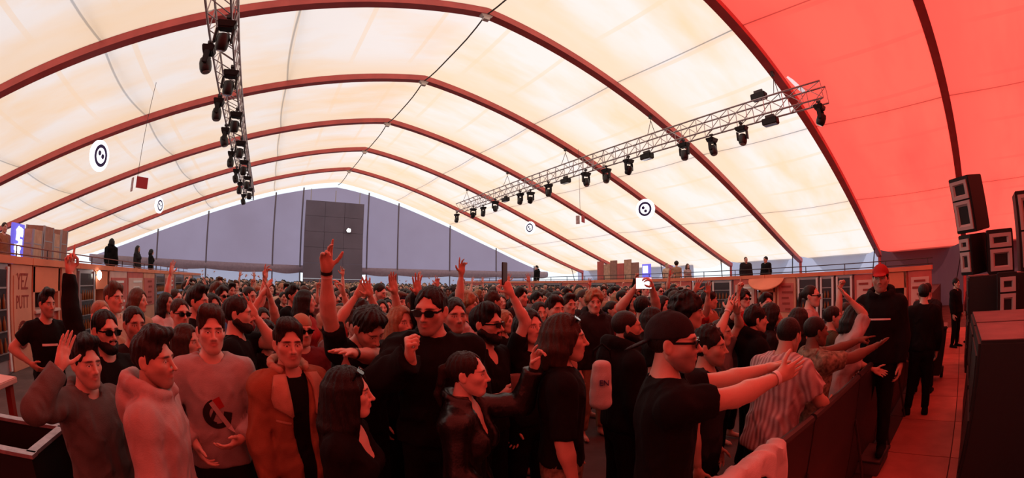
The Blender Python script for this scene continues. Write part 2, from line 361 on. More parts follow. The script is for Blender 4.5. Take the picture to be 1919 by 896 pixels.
for side, ya, yb in ((-1, 5.9, 31.5), (1, .85, 32.5)):
    X = LX if side < 0 else RX
    e = empty('fascia_board'); tag(e, 'orange fascia board along the top of the '+('bar row beside the hatch' if side < 0 else 'fridge row under the deck'), 'fascia')
    n_ = 10
    for k in range(n_):
        a = ya+(yb-ya)*k/n_; b = ya+(yb-ya)*(k+1)/n_
        MB().box((X+side*.33, (a+b)/2, 1.93), (.72, b-a-.012, .135)).build('plank', M_ORANGE, e, bevel=.006)
    r = empty('deck_railing'); tag(r, 'thin metal railing on the deck above the '+('bar row' if side < 0 else 'fridge row'), 'railing')
    for z in (2.06, 2.24): MB().tube([(X+side*1.0, ya, z), (X+side*1.0, yb, z)], .018, 6).build('rail', M_WIRE if side > 0 else mat('brown rail', (.2, .07, .06), .6), r)
    pz = None
    for y in np.arange(ya+.2, yb, 1.6):
        if pz is None: pz = MB().tube([(0, 0, 1.1), (0, 0, 2.25)], .018, 6).build('post', M_WIRE, r); p = pz
        else: p = pz.copy(); C.objects.link(p)
        p.location = (X+side*1.0, y, 0)
# half awning over the orange hatch
aw = empty('half_awning', (RX-.02, 7.1, 1.86)); tag(aw, 'orange half round awning over a hatch below the deck couple', 'awning')
mbw = MB()
for i in range(12):
    a0, a1 = PI*i/12, PI*(i+1)/12; q = lambda a, r, z: (-.05-.35*math.sin(a)*r, -.75*math.cos(a)*r, z)
    mbw.add([(0, 0, .02), q(a0, 1, -.38*math.sin(a0)), q(a1, 1, -.38*math.sin(a1)), (0, 0, 0), q(a0, 1, -.4*math.sin(a0)-.02), q(a1, 1, -.4*math.sin(a1)-.02)], [(0,1,2), (3,5,4), (1,4,5,2)])
mbw.build('awning_cloth', M_ORANGE, aw)
# round lamp on the bar front
p = onX(188, 516, LX+.12); l_ = empty('round_lamp', (LX-.0, p.y, p.z)); tag(l_, 'glowing round white lamp on the bar front', 'lamp')
MB().lathe([(.02, -.04), (.1, -.035), (.13, 0), (.1, .035), (.02, .04)], 16, R=Matrix.Rotation(PI/2, 3, 'Y'), c=(.1, 0, 0)).build('globe', glow('warm lamp glow', (1, .93, .82), 6), l_, smooth=True)
MB().tube([(-.08, 0, 0), (.06, 0, 0)], .03, 8).build('bracket', M_GREYF, l_)
# clutter on the decks
def crate(name, label, c, d, m, cat='crate', lid=None):
    e = empty(name, (c[0], c[1], c[2])); tag(e, label, cat)
    MB().box((0, 0, d[2]/2), d).build('case_body', m, e, bevel=.02)
    lm = lid or M_GREYF
    for sx in (-1, 1):
        for sy in (-1, 1): MB().box((sx*(d[0]/2-.02), sy*(d[1]/2-.02), d[2]/2), (.06, .06, d[2]+.01)).build('corner_strip', lm, e)
    MB().box((0, 0, d[2]*.78), (d[0]+.012, d[1]+.012, .03)).build('lid_seam', lm, e)
    return e
M_TAN = mat('tan case', (.55, .34, .24), .7, var=.15); M_BRN = mat('brown case', (.35, .18, .14), .7, var=.15)
for i, (u0, u1, vt, m_, lb) in enumerate([(53, 72, 430, M_TAN, 'tall tan case right beside the glowing deck sign'), (73, 92, 424, M_BRN, 'brown case second from the glowing deck sign'), (92, 106, 438, M_TAN, 'low tan case third from the glowing deck sign'), (106, 119, 431, M_BRN, 'brown case at the end of the deck row by the wall opening')]):
    a = onX(u0, 470, -7.2); b = onX(u1, 470, -7.2); t = onX((u0+u1)/2, vt, -7.2)
    crate('stage_case', lb, (-7.4, (a.y+b.y)/2, 1.1), (.7, abs(b.y-a.y)-.04, t.z-1.1), m_)
a = onX(31, 440, -7.0); b = onX(51, 440, -7.0); t = onX(40, 419, -7); e = empty('light_sign', (-7.1, (a.y+b.y)/2, 1.1)); tag(e, 'glowing blue and white sign standing on the deck above the fridge', 'sign')
hh = t.z-1.1; ww = b.y-a.y
MB().box((-.05, 0, hh/2), (.12, ww, hh)).build('sign_box', mat('blue lit sign face', (.1, .1, .5), emit=(.16, .14, .75), estr=.9), e, bevel=.01)
for k, (dy, dz, sy, sz) in enumerate([(.0, .80, .5, .26), (-.05, .60, .4, .2)]):
    sm = MB(); rr = random.Random(k)
    for j in range(7): sm.box((.02, dy*ww+rr.uniform(-.5, .5)*sy*ww, hh*dz+rr.uniform(-.5, .5)*sz*hh), (.02, ww*.3, hh*.08), rot=Matrix.Rotation(rr.uniform(-.7, .7), 3, 'X'))
    sm.build('lit_mark', glow('cold white glow', (.9, .93, 1), 2.2), e)
# right deck: backdrop, screen, crates
a, b = onX(1120, 500, 19.0), onX(1198, 500, 19.0); e = empty('deck_backdrop', (19.0, (a.y+b.y)/2, 1.1)); tag(e, 'red brown panelled backdrop on the far deck left of the blue screen', 'backdrop')
nP = 6; wd = abs(a.y-b.y)
for k in range(nP):
    MB().box((0, -wd/2+wd*(k+.5)/nP, .95+.1*(k % 2)), (.08, wd/nP-.03, 1.9+.2*(k % 2))).build('panel', [M_BRN, M_TAN, M_PANELR][k % 3], e, bevel=.01)
a = onX(1212, 492, 18.6); e = empty('video_screen', (18.6, a.y, 1.1)); tag(e, 'blue and white lit screen on a stand on the far deck', 'screen')
MB().box((0, 0, .4), (.1, .1, .8)).build('stand', M_BLACK, e); MB().box((0, 0, 1.2), (.08, .62, 1.1)).build('screen_panel', mat('blue lit sign face', (.1, .1, .5), emit=(.16, .14, .75), estr=.9), e, bevel=.01)
MB().box((-.05, .05, 1.45), (.02, .36, .4)).build('lit_mark', glow('cold white glow', (.9, .93, 1), 2.2), e)
for u, vt, wd_, m_, lb in [(1512, 515, 1.5, M_TAN, 'long tan crate on the deck above the wide white framed fridge'), (1590, 516, 1.3, M_BRN, 'brown crate with parcels on the deck near the red cap'), (1680, 518, 1.6, M_PANELR, 'red crate on the deck behind the red cap man')]:
    p = onX(u, vt, 16.9); crate('deck_crate', lb, (16.9, p.y, 1.1), (.6, wd_, p.z-1.1), m_)
# ------------------------------------------------------------------ screen tower at the gable
e = empty('screen_tower', (4.75, 33.4, 0)); tag(e, 'tall dark grey screen hanging in front of the gable', 'screen')
TW = onY(683, 380, 33.4).x-onY(574, 380, 33.4).x; TX = (onY(683, 380, 33.4).x+onY(574, 380, 33.4).x)/2-4.75; TZ = onY(628, 379, 33.4).z
M_SCR = mat('dark grey screen', (.15, .13, .175), .7, var=.12, vscale=.6)
for r in range(6):
    for c_ in range(3):
        MB().box((TX-TW/2+TW*(c_+.5)/3, 0, .8+(TZ-.8)*(r+.5)/6), (TW/3-.015, .3, (TZ-.8)/6-.015)).build('screen_panel', M_SCR, e)
for sx in (-1, 0, 1): MB().tube([(TX+sx*TW*.42, 0, TZ), (TX+sx*TW*.42, 0, TZ+.9)], .04, 6).build('hanging_strap', M_GREYF, e)
for sx in (-1, 1): MB().box((TX+sx*TW*.4, .1, .4), (.3, .5, .8)).build('foot', M_SCR, e)
p = onY(654, 432, 33.1); e = empty('spotlight', p); tag(e, 'bright white spotlight shining from the dark screen', 'lamp')
MB().lathe([(.06, -.18), (.14, -.16), (.17, .0), (.17, .05)], 16, R=Matrix.Rotation(PI/2, 3, 'X')).build('lamp_body', M_BLACK, e, smooth=True)
MB().lathe([(.03, .052), (.15, .052), (.15, .056), (.02, .07)], 16, R=Matrix.Rotation(PI/2, 3, 'X')).build('lamp_lens', glow('spot glow', (1, .98, .93), 30), e)
# ------------------------------------------------------------------ lighting trusses
TRB, TRT = 6.5, 7.0
M_TRUSS = mat('grey truss tube', (.42, .38, .39), .45, .5, .6)
def truss(name, label, X, ya, yb, hang):
    e = empty(name, (X, (ya+yb)/2, TRB)); tag(e, label, 'truss'); cy = (ya+yb)/2; L = yb-ya; h = TRT-TRB; w2 = .25
    for sx in (-1, 1):
        for z in (0, h): MB().tube([(sx*w2, -L/2, z), (sx*w2, L/2, z)], .027, 6).build('chord', M_TRUSS, e)
    n_ = int(L/.62); st = L/n_
    def one(p, q): return MB().tube([p, q], .013, 5).build('brace', M_TRUSS, e)
    pr = [one((-w2, 0, 0), (-w2, st, h)), one((w2, 0, h), (w2, st, 0)), one((-w2, 0, h), (w2, st, h)), one((-w2, 0, 0), (w2, st, 0)), one((-w2, 0, 0), (-w2, 0, h)), one((w2, 0, 0), (w2, 0, h))]
    for k in range(n_):
        for p in pr:
            if k == 0: q = p
            else: q = p.copy(); C.objects.link(q)
            q.location = (0, -L/2+k*st, 0)
    for n in hang:
        z = prof((X-XC)/AW)-.1-TRB; y = fy(n)-cy
        hb = MB(); hb.tube([(0, y, z), (0, y, h+.55)], .012, 5)
        for sx in (-1, 1): hb.tube([(0, y, h+.6), (sx*w2, y, h)], .012, 5)
        hb.box((0, y, z-.06), (.1, .1, .16)); hb.build('hanger', M_WIRE, e)
    return e
truss('lighting_truss', 'long lighting truss hung lengthwise on the side of the red roof bay', 11.7, 3.0, 25.6, range(0, 5))
truss('lighting_truss', 'long lighting truss hung lengthwise above the sweater and hoodie men', -1.65, 3.0, 27.2, range(0, 5))
def moving_head():
    e = empty('moving_head_light')
    MB().box((0, 0, -.07), (.40, .30, .14), taper=.75).build('base', M_BLACK, e, bevel=.02)
    MB().tube([(0, 0, .0), (0, 0, .12)], .03, 8).box((0, 0, .12), (.08, .12, .06)).build('clamp', M_WIRE, e)
    for sx in (-1, 1): MB().box((sx*.165, 0, -.27), (.045, .12, .28)).build('yoke_arm', M_BLACK, e, bevel=.012)
    hd = MB().lathe([(.05, .13), (.11, .11), (.135, .03), (.135, -.1), (.12, -.17), (.10, -.2)], 16, c=(0, 0, -.36)).build('lamp_head', M_BLACKP, e, smooth=True)
    MB().lathe([(.02, -.203), (.092, -.203), (.085, -.212), (.02, -.216)], 14, c=(0, 0, -.36)).build('lens', mat('lamp lens', (.25, .25, .28), .1, .8), hd)
    return e
mh0 = moving_head(); used = [0]
def put_head(p, rz, tilt, label, group):
    e = mh0 if not used[0] else copy_tree(mh0); used[0] = 1
    e.location = p; e.rotation_euler = (0, 0, rz); tag(e, label, 'stage light', group)
    for ch in e.children:
        if ch.name.startswith('lamp_head'):
            ch.matrix_basis = Matrix.Translation((0, 0, -.36)) @ Matrix.Rotation(tilt, 4, 'X') @ Matrix.Translation((0, 0, .36))
ORD = ['nearest', 'second nearest', 'third', 'fourth', 'fifth', 'sixth', 'seventh', 'eighth', 'ninth', 'tenth', 'eleventh', 'twelfth', 'thirteenth', 'fourteenth']
for i, (u, v) in enumerate([(1541, 222), (1393, 253), (1328, 262), (1284, 279), (1180, 302), (1129, 313), (1100, 324), (1030, 345), (988, 352), (977, 361), (930, 374), (900, 379), (889, 386), (858, 397)]):
    p = onX(u, v, 11.7); put_head((11.7+(.22 if i in (2, 5, 8, 11) else -.05), p.y, TRB-.12), PI/2*(i % 2), [.5, .25, -.2, .1][i % 4], 'black moving head lamp under the truss by the red roof, %s along it' % ORD[i], 'moving heads on the truss by the red roof')
for i, (u, v, sx) in enumerate([(432, 38, .2), (403, 85, -.25), (440, 130, .2), (412, 183, -.25), (449, 208, .2), (427, 238, -.25), (452, 262, .2), (434, 282, -.25), (454, 298, .2), (440, 315, -.25), (458, 328, .2), (447, 339, -.25), (463, 350, .2), (452, 362, -.25)]):
    p = onZ(u, v, TRB-.05); put_head((-1.65+sx, p.y, TRB-.12), PI/2*(i % 2), [.3, -.3, .15, -.1][i % 4], 'black moving head lamp under the truss above the sweater man, %s along it' % ORD[i], 'moving heads on the truss above the sweater man')
def strobe(p, label, rz=0):
    e = empty('strobe_light', p, rz); tag(e, label, 'stage light', 'box strobes on the trusses')
    MB().box((0, 0, -.1), (.24, .5, .2)).build('housing', M_BLACK, e, bevel=.02); MB().box((0, 0, -.205), (.18, .42, .02)).build('lens_panel', mat('lamp lens', (.25, .25, .28), .1, .8), e)
    MB().box((0, 0, .06), (.05, .3, .1)).build('bracket', M_WIRE, e)
for (u, v, lb) in [(1445, 232, 'box strobe under the truss between its two nearest moving heads'), (1212, 283, 'box strobe under the truss near the second hanger'), (1060, 318, 'box strobe under the truss at the middle hanger'), (948, 355, 'box strobe at the far third of the truss')]:
    p = onX(u, v, 11.7); strobe((11.7, p.y, TRB-.08), lb)
p = onX(1427, 205, 11.7); strobe((11.7, p.y, TRT+.28), 'box strobe lying on top of the truss near its near end')
p = onX(1500, 178, 11.9); e = empty('white_reflector', (11.9, p.y, TRT+.08)); tag(e, 'white angular reflector on top of the truss at the red roof', 'reflector')
MB().add([(-.18, -.15, 0), (.18, -.15, 0), (.25, .2, .5), (-.2, .2, .45), (-.15, .0, 0), (.15, .0, 0), (.22, .26, .48), (-.18, .26, .43)], [(0,1,2,3), (4,7,6,5), (0,4,5,1), (1,5,6,2), (2,6,7,3), (3,7,4,0)]).build('reflector_sheet', glow('white glowing reflector', (.9, .93, 1), .6), e)  # its white sheen is emission put into the sheet, no lamp inside
# ------------------------------------------------------------------ round lit signs and red flag signs
M_SIGN = glow('lit sign face', (.96, .97, 1), 2.6); M_NAVY = mat('navy logo print', (.05, .04, .16), .7)
def round_sign(u, v, Y, dia, side, label):
    p = onY(u, v, Y); e = empty('round_sign', p); tag(e, label, 'sign', 'round lit logo signs')
    n_ = Vector((-side*math.cos(.3), -math.sin(.3), 0)); R = Vector((0, 0, 1)).rotation_difference(n_).to_matrix()
    r = dia/2; MB().lathe([(r*.96, -.06), (r, -.03), (r, .03), (r*.96, .05)], 32, R=R).build('sign_face', M_SIGN, e, smooth=True)
    mb = MB()
    for k in range(32):
        a, b = 2*PI*k/32, 2*PI*(k+1)/32
        q = [R @ Vector((rr*math.cos(t), rr*math.sin(t), z)) for z in (.052, .062) for rr in (r*.50, r*.72) for t in (a, b)]
        mb.add(q, [(4,5,7,6), (2,3,7,6), (0,4,5,1)])
    up = R.inverted() @ Vector((0, 0, 1))
    for k in range(5): a = k*1.25; mb.lathe([(r*.17, .052), (r*.17, .062)], 10, R=R, c=R @ Vector((r*.22*math.cos(a), r*.22*math.sin(a), 0))) if k in (1, 3) else None
    mb.build('logo_print', M_NAVY, e)
    s_ = (p.x-XC)/AW; MB().tube([p+Vector((0, 0, r)), Vector((p.x, p.y, prof(s_)-.1))], .008, 5).build('wire', M_WIRE, e)
round_sign(187, 292, 12, .84, -1, 'large round lit logo sign hanging above the bar row')
round_sign(299, 385, 22, .74, -1, 'small far round lit logo sign hanging over the bar row')
round_sign(1210, 392, 12, .86, 1, 'large round lit logo sign hanging over the fridge row')
round_sign(994, 427, 22, .76, 1, 'small far round lit logo sign hanging over the fridge row')
def flag_sign(u, v, Y, label, flip=1):
    p = onY(u, v, Y); e = empty('flag_sign', p); tag(e, label, 'sign', 'red hanging banners')
    a = Matrix.Rotation(.5*flip, 3, 'Z')
    MB().box((flip*.16, 0, 0), (.34, .03, .30), rot=a).build('red_panel', mat('red banner', (.42, .05, .06), .7), e)
    MB().box((-flip*.14, 0, -.06), (.16, .03, .36), rot=Matrix.Rotation(-1.0*flip, 3, 'Z')).build('pale_panel', mat('pale banner', (.5, .4, .4), .7, var=.3, vscale=12), e)
    MB().tube([p*0+Vector((0, 0, .15)), Vector((0, 0, prof((p.x-XC)/AW)-.1-p.z))], .008, 5).build('wire', M_WIRE, e)
flag_sign(257, 342, 12, 'red folded banner hanging over the bar row'); flag_sign(1088, 410, 14, 'red folded banner hanging over the fridge row')
# ------------------------------------------------------------------ stage side: barrier, subwoofers, speakers, bins
M_BARR = mat('dark barrier sheet', (.035, .022, .022), .45, .4, var=.2, vscale=3)
bar = empty('crowd_barrier', (7, .83, 0)); tag(bar, 'dark sheet metal crowd barrier along the pit', 'barrier')
for k in range(11):
    x = 1.35+k*1.2-7; MB().box((x+.6, 0, .56), (1.185, .035, 1.0)).build('barrier_panel', M_BARR, bar, bevel=.006)
    MB().tube([(x, -.02, .7), (x, -.22, .04)], .014, 6).build('brace', M_BARR, bar)
    MB().tube([(x+.02, 0, 1.06), (x+1.18, 0, 1.06)], .028, 8).build('top_rail', M_BARR, bar)
    MB().box((x+.6, -.1, .035), (1.18, .2, .01)).build('foot_plate', M_BARR, bar)
M_SUB = mat('black speaker paint', (.014, .012, .012), .6, bump=.15, bscale=60); M_SUBT = mat('mottled dark red top', (.20, .09, .09), .45, .5, var=.25, vscale=3)  # tops mottled dark red, cabinets black
def sub(c, d, label, rz=0):
    e = empty('subwoofer', (c[0], c[1], c[2]), rz); tag(e, label, 'speaker')
    MB().box((0, 0, d[2]/2), d).build('cabinet', M_SUB, e, bevel=.025)
    MB().box((0, 0, d[2]+.003), (d[0]-.06, d[1]-.06, .008)).build('top_sheet', M_SUBT, e)
    for z in (.3, .72): MB().box((0, d[1]/2+.005, d[2]*z), (d[0]-.16, .02, d[2]*.36)).build('grille', mat('speaker grille', (.02, .018, .018), .5, .4, .3, bump=.6, bscale=220), e)
    for sx in (-1, 1): MB().box((sx*(d[0]/2+.004), 0, d[2]*.7), (.015, .22, .1)).build('handle', M_BLACKP, e)
    MB().lathe([(.03, d[2]+.005), (.035, d[2]+.012), (.02, d[2]+.016)], 10, c=(-d[0]*.2, -d[1]*.2, 0)).build('pole_socket', M_ALU, e)
sub((4.75, -.95, 0), (1.28, 1.45, 1.3), 'big black subwoofer with dark red top, nearest the camera'); sub((6.06, -.95, 0), (1.28, 1.45, 1.3), 'black subwoofer behind the nearest one at the stage edge')
sub((9.6, -1.2, 0), (1.2, 1.9, .95), 'lower black subwoofer under the horn speakers'); sub((9.6, -1.2, .95), (1.2, 1.9, .75), 'upper black subwoofer under the horn speakers')
M_HORN = mat('grey horn', (.46, .36, .35), .5, .4)
def horn_speaker(c, d, rz, tilt, label, cells, face):
    """face: which side carries the horns ('x' = towards the camera end)"""
    e = empty('horn_speaker', c); e.rotation_euler = (0, tilt, rz); tag(e, label, 'speaker')
    mb = MB(); w_, t_, h_ = d; x0 = -t_/2; x1 = t_/2; yb = w_*.36
    mb.add([(x0, -w_/2, 0), (x0, w_/2, 0), (x1, yb, 0), (x1, -yb, 0), (x0, -w_/2, h_), (x0, w_/2, h_), (x1, yb, h_), (x1, -yb, h_)], [(0,1,2,3), (4,7,6,5), (0,4,5,1), (1,5,6,2), (2,6,7,3), (3,7,4,0)])
    mb.build('cabinet', M_SUB, e, bevel=.015)
    z = .06; n_ = len(cells); tot = h_-.1
    for f in cells:
        hz = tot*f-.03; hy = w_-.1; X = x0-.012; fr = MB()
        for (dy, dz, sy, sz) in ((0, hz/2-.03, hy, .06), (0, -hz/2+.03, hy, .06), (hy/2-.03, 0, .06, hz-.12), (-hy/2+.03, 0, .06, hz-.12)): fr.box((X, dy, z+hz/2+dz), (.05, sy, sz))
        o = fr.build('horn_frame', M_HORN, e); g = MB()
        a, b = hy/2-.06, hz/2-.06
        g.add([(X-.02, -a, z+hz/2-b), (X-.02, a, z+hz/2-b), (X-.02, a, z+hz/2+b), (X-.02, -a, z+hz/2+b), (X+.07, -a*.45, z+hz/2-b*.45), (X+.07, a*.45, z+hz/2-b*.45), (X+.07, a*.45, z+hz/2+b*.45), (X+.07, -a*.45, z+hz/2+b*.45)], [(0,1,5,4), (1,2,6,5), (2,3,7,6), (3,0,4,7)])
        g.build('horn_flare', M_HORN, o); MB().box((X+.075, 0, z+hz/2), (.02, a*.95, b*.95)).build('horn_throat', M_BLACK, o)
        z += tot*f
    return e
horn_speaker((9.7, -.48, 2.52), (.52, .7, 1.02), -.62, -.12, 'top horn speaker of the stack beside the red roof pole', (.6, .4), 'x')
horn_speaker((9.55, -.44, 1.74), (.36, .6, .72), -.75, -.06, 'narrow middle horn speaker at the pole side of the stack', (.62, .38), 'x')
horn_speaker((9.35, -.92, 1.72), (.56, .6, .76), .1, -.05, 'middle horn speaker with two square grey horns', (.6, .4), 'x')
horn_speaker((8.6, -.98, .96), (.40, .5, .78), .05, .0, 'lower pale horn speaker in front of the black subwoofers', (.62, .38), 'x')
sub((8.65, -1.05, 0), (.55, .7, .95), 'black box carrying the pale horn speaker')
horn_speaker((9.45, -1.66, 1.72), (.66, .66, 1.35), .1, 0, 'tall dark speaker column at the picture edge', (.5, .5), 'x')
stage = struct(MB().box((6, -6.3, .55), (16, 7.8, 1.1)).build('floor_stage', mat('black stage deck', (.02, .018, .018), .5)), 'black stage deck')
def wheelie(c, rz, label):
    e = empty('wheelie_bin', c, rz); tag(e, label, 'bin')
    MB().add([(sx*x, sy*y, z) for z, x, y in ((.1, .19, .2), (.88, .25, .28)) for sx, sy in ((-1, -1), (1, -1), (1, 1), (-1, 1))], [(0,3,2,1), (4,5,6,7), (0,1,5,4), (1,2,6,5), (2,3,7,6), (3,0,4,7)]).build('bin_body', M_BLACKP, e, bevel=.02)
    MB().box((0, 0, .905), (.54, .6, .05)).build('lid', M_BLACKP, e, bevel=.015)
    MB().tube([(-.22, -.34, .86), (.22, -.34, .86)], .02, 8).build('handle', M_BLACKP, e)
    for sx in (-1, 1): MB().lathe([(.02, -.03), (.1, -.03), (.1, .03), (.02, .03)], 14, R=Matrix.Rotation(PI/2, 3, 'Y'), c=(sx*.2, -.2, .1)).build('wheel', M_BLACK, e)
wheelie((8.45, .42, .03), PI/2, 'black wheelie bin standing in the pit')
# open black case and counter in the corner
e = empty('open_case', (-1.92, 2.24, 0)); tag(e, 'open black case with a grey rim in the bottom corner', 'case')
W_, D_, H_ = 1.15, .5, 1.0
cb = MB()
for (c, d) in [((0, D_/2-.02, H_/2), (W_, .04, H_)), ((0, -D_/2+.02, H_/2), (W_, .04, H_)), ((W_/2-.02, 0, H_/2), (.04, D_-.08, H_)), ((-W_/2+.02, 0, H_/2), (.04, D_-.08, H_)), ((0, 0, .35), (W_-.08, D_-.08, .04))]: cb.box(c, d)
cb.build('case_wall', M_BLACK, e)
rm = mat('grey case edging', (.34, .31, .34), .4, .5, .5, var=.25, vscale=20)
for (c, d) in [((0, D_/2-.02, H_+.005), (W_+.03, .06, .02)), ((0, -D_/2+.02, H_+.005), (W_+.03, .06, .02)), ((W_/2-.02, 0, H_+.005), (.06, D_-.06, .02)), ((-W_/2+.02, 0, H_+.005), (.06, D_-.06, .02))]: MB().box(c, d).build('rim_edge', rm, e)
MB().box((W_/2+.01, 0, .6), (.02, .16, .1)).build('handle', M_ALU, e)
e = empty('side_counter', (-2.98, 3.28, 0)); tag(e, 'pink lit counter top with red crates below, behind the open case', 'table')
MB().box((0, 0, .95), (1.1, .62, .05)).build('table_top', M_PINK, e, bevel=.008)
for sx in (-1, 1):
    for sy in (-1, 1): MB().box((sx*.48, sy*.25, .46), (.06, .06, .92)).build('leg', M_INK, e)
for k in range(3):
    c = empty('bottle_crate', (-3.3+k*.32, 3.28, .03)); tag(c, ['red bottle crate under the counter, farthest from the hand raising man', 'red bottle crate under the counter, middle one', 'red bottle crate under the counter, beside the hand raising man'][k], 'crate')
    for z in (.06, .2, .34): 
        q = MB()
        for (cc, d) in [((0, .19, z), (.3, .02, .1)), ((0, -.19, z), (.3, .02, .1)), ((.145, 0, z), (.02, .36, .1)), ((-.145, 0, z), (.02, .36, .1))]: q.box(cc, d)
        q.build('crate_band', mat('red crate plastic', (.5, .05, .04), .5), c)
    q = MB()
    for sx in (-1, 1):
        for sy in (-1, 1): q.box((sx*.145, sy*.19, .2), (.03, .03, .4))
    q.box((0, 0, .01), (.29, .37, .02)); q.build('crate_base', mat('red crate plastic', (.5, .05, .04), .5), c)
# ------------------------------------------------------------------ people: smooth blended bodies on a grid, turned into one skin
f32 = np.float32
class Field:
    def __init__(s, lo, hi, h):
        s.lo = np.array(lo, float)-2.5*h; s.h = h; s.n = np.ceil((np.array(hi, float)+2.5*h-s.lo)/h).astype(int)+1
        s.d = np.full(s.n, .3, f32); s.ax = [(s.lo[i]+h*np.arange(s.n[i])).astype(f32) for i in range(3)]
    def blk(s, lo, hi):
        a = [max(0, int((lo[i]-s.lo[i])/s.h)) for i in range(3)]; b = [min(s.n[i], int((hi[i]-s.lo[i])/s.h)+2) for i in range(3)]
        if any(b[i] <= a[i] for i in range(3)): return None
        sl = tuple(slice(a[i], b[i]) for i in range(3))
        return sl, s.ax[0][sl[0]][:, None, None], s.ax[1][sl[1]][None, :, None], s.ax[2][sl[2]][None, None, :]
    def put(s, fn, lo, hi, k=.02, op='u'):
        m = k+2*s.h; q = s.blk([v-m for v in lo], [v+m for v in hi])
        if q is None: return
        sl, X, Y, Z = q; b = fn(X, Y, Z); a = s.d[sl]
        if op == 'u':
            h = np.clip(.5+.5*(a-b)/k, 0, 1); s.d[sl] = a*(1-h)+b*h-k*h*(1-h)
        else:
            b = -b; h = np.clip(.5-.5*(a-b)/k, 0, 1); s.d[sl] = a*(1-h)+b*h+k*h*(1-h)
    def cone(s, a, b, ra, rb, k=.02, op='u', cut0=None, cut1=None):
        a = np.array(a, float); b = np.array(b, float); ba = b-a; L2 = max(float(ba@ba), 1e-9); r = max(ra, rb); n = ba/math.sqrt(L2)
        def fn(X, Y, Z):
            x, y, z = X-a[0], Y-a[1], Z-a[2]; t = np.clip((x*ba[0]+y*ba[1]+z*ba[2])/L2, 0, 1)
            d = np.sqrt((x-ba[0]*t)**2+(y-ba[1]*t)**2+(z-ba[2]*t)**2)-(ra+(rb-ra)*t)
            if cut1 is not None: d = np.maximum(d, (X-b[0])*n[0]+(Y-b[1])*n[1]+(Z-b[2])*n[2]-cut1)
            return d
        s.put(fn, np.minimum(a, b)-r, np.maximum(a, b)+r, k, op)
    def ell(s, c, r, k=.02, op='u', R=None):
        c = np.array(c, float); r = np.array(r, float); m = r.max()*np.ones(3) if R is not None else r
        def fn(X, Y, Z):
            x, y, z = X-c[0], Y-c[1], Z-c[2]
            if R is not None: x, y, z = (R[0][0]*x+R[1][0]*y+R[2][0]*z, R[0][1]*x+R[1][1]*y+R[2][1]*z, R[0][2]*x+R[1][2]*y+R[2][2]*z)
            k0 = np.sqrt((x/r[0])**2+(y/r[1])**2+(z/r[2])**2); k1 = np.sqrt((x/r[0]**2)**2+(y/r[1]**2)**2+(z/r[2]**2)**2)
            return k0*(k0-1)/np.maximum(k1, 1e-6)
        s.put(fn, c-m, c+m, k, op)
    def full(s): return s.ax[0][:, None, None], s.ax[1][None, :, None], s.ax[2][None, None, :]
    def mesh(s):
        d = s.d; sg = d < 0; c = sum(sg[i:i+d.shape[0]-1, j:j+d.shape[1]-1, k:k+d.shape[2]-1].astype(np.uint8) for i in (0, 1) for j in (0, 1) for k in (0, 1))
        I, J, K = np.nonzero((c > 0) & (c < 8)); n = len(I)
        if n == 0: return np.zeros((0, 3)), np.zeros((0, 4), int)
        idx = np.full(np.array(d.shape)-1, -1, np.int32); idx[I, J, K] = np.arange(n)
        cv = {(a, b, e): d[I+a, J+b, K+e] for a in (0, 1) for b in (0, 1) for e in (0, 1)}
        P = np.zeros((n, 3)); W = np.zeros(n)
        for ax in range(3):
            for o1 in (0, 1):
                for o2 in (0, 1):
                    k0 = [0, 0, 0]; k1 = [0, 0, 0]; oth = [i for i in range(3) if i != ax]
                    k0[oth[0]] = k1[oth[0]] = o1; k0[oth[1]] = k1[oth[1]] = o2; k1[ax] = 1
                    a = cv[tuple(k0)]; b = cv[tuple(k1)]; m = (a < 0) != (b < 0); t = np.where(m, a/np.where(m, a-b, 1), 0)
                    q = np.zeros((n, 3)); q[:, oth[0]] = o1; q[:, oth[1]] = o2; q[:, ax] = t
                    P += q*m[:, None]; W += m
        V = s.lo+s.h*(np.stack([I, J, K], 1)+P/W[:, None]); F = []
        for ax in range(3):
            oth = [i for i in range(3) if i != ax]; sl0 = [slice(1, -1)]*3; sl0[ax] = slice(0, -1); sl1 = [slice(1, -1)]*3; sl1[ax] = slice(1, None)
            a = sg[tuple(sl0)]; b = sg[tuple(sl1)]
            ii = np.stack(np.nonzero(a != b), 1)
            if not len(ii): continue
            fl = a[tuple(ii.T)]; base = ii.copy(); base[:, oth[0]] += 1; base[:, oth[1]] += 1
            def cell(o1, o2):
                q = base.copy(); q[:, oth[0]] += o1; q[:, oth[1]] += o2; return idx[tuple(q.T)]
            Q = np.stack([cell(-1, -1), cell(0, -1), cell(0, 0), cell(-1, 0)], 1)
            if ax == 1: fl = ~fl
            Q[~fl] = Q[~fl][:, ::-1]; F.append(Q)
        F = np.concatenate(F); return V, F[(F >= 0).all(1)]

def raw_mesh(name, V, F, mats, tint=None):
    me = bpy.data.meshes.new(name); me.vertices.add(len(V)); me.vertices.foreach_set('co', np.asarray(V, f32).ravel())
    me.loops.add(F.size); me.loops.foreach_set('vertex_index', F.astype(np.int32).ravel()); me.polygons.add(len(F))
    me.polygons.foreach_set('loop_start', np.arange(0, F.size, F.shape[1], dtype=np.int32))
    me.polygons.foreach_set('use_smooth', np.ones(len(F), bool)); me.update(calc_edges=True)
    for m in mats: me.materials.append(m)
    if tint is not None:
        ca = me.color_attributes.new('tint', 'FLOAT_COLOR', 'POINT'); ca.data.foreach_set('color', np.concatenate([tint, np.ones((len(V), 1))], 1).astype(f32).ravel())
    return me
def join(parts):
    V = []; F = []; T = []; b = 0
    for v, f, t in parts: V.append(v); F.append(f+b); T.append(t); b += len(v)
    return np.concatenate(V), np.concatenate(F), np.concatenate(T)

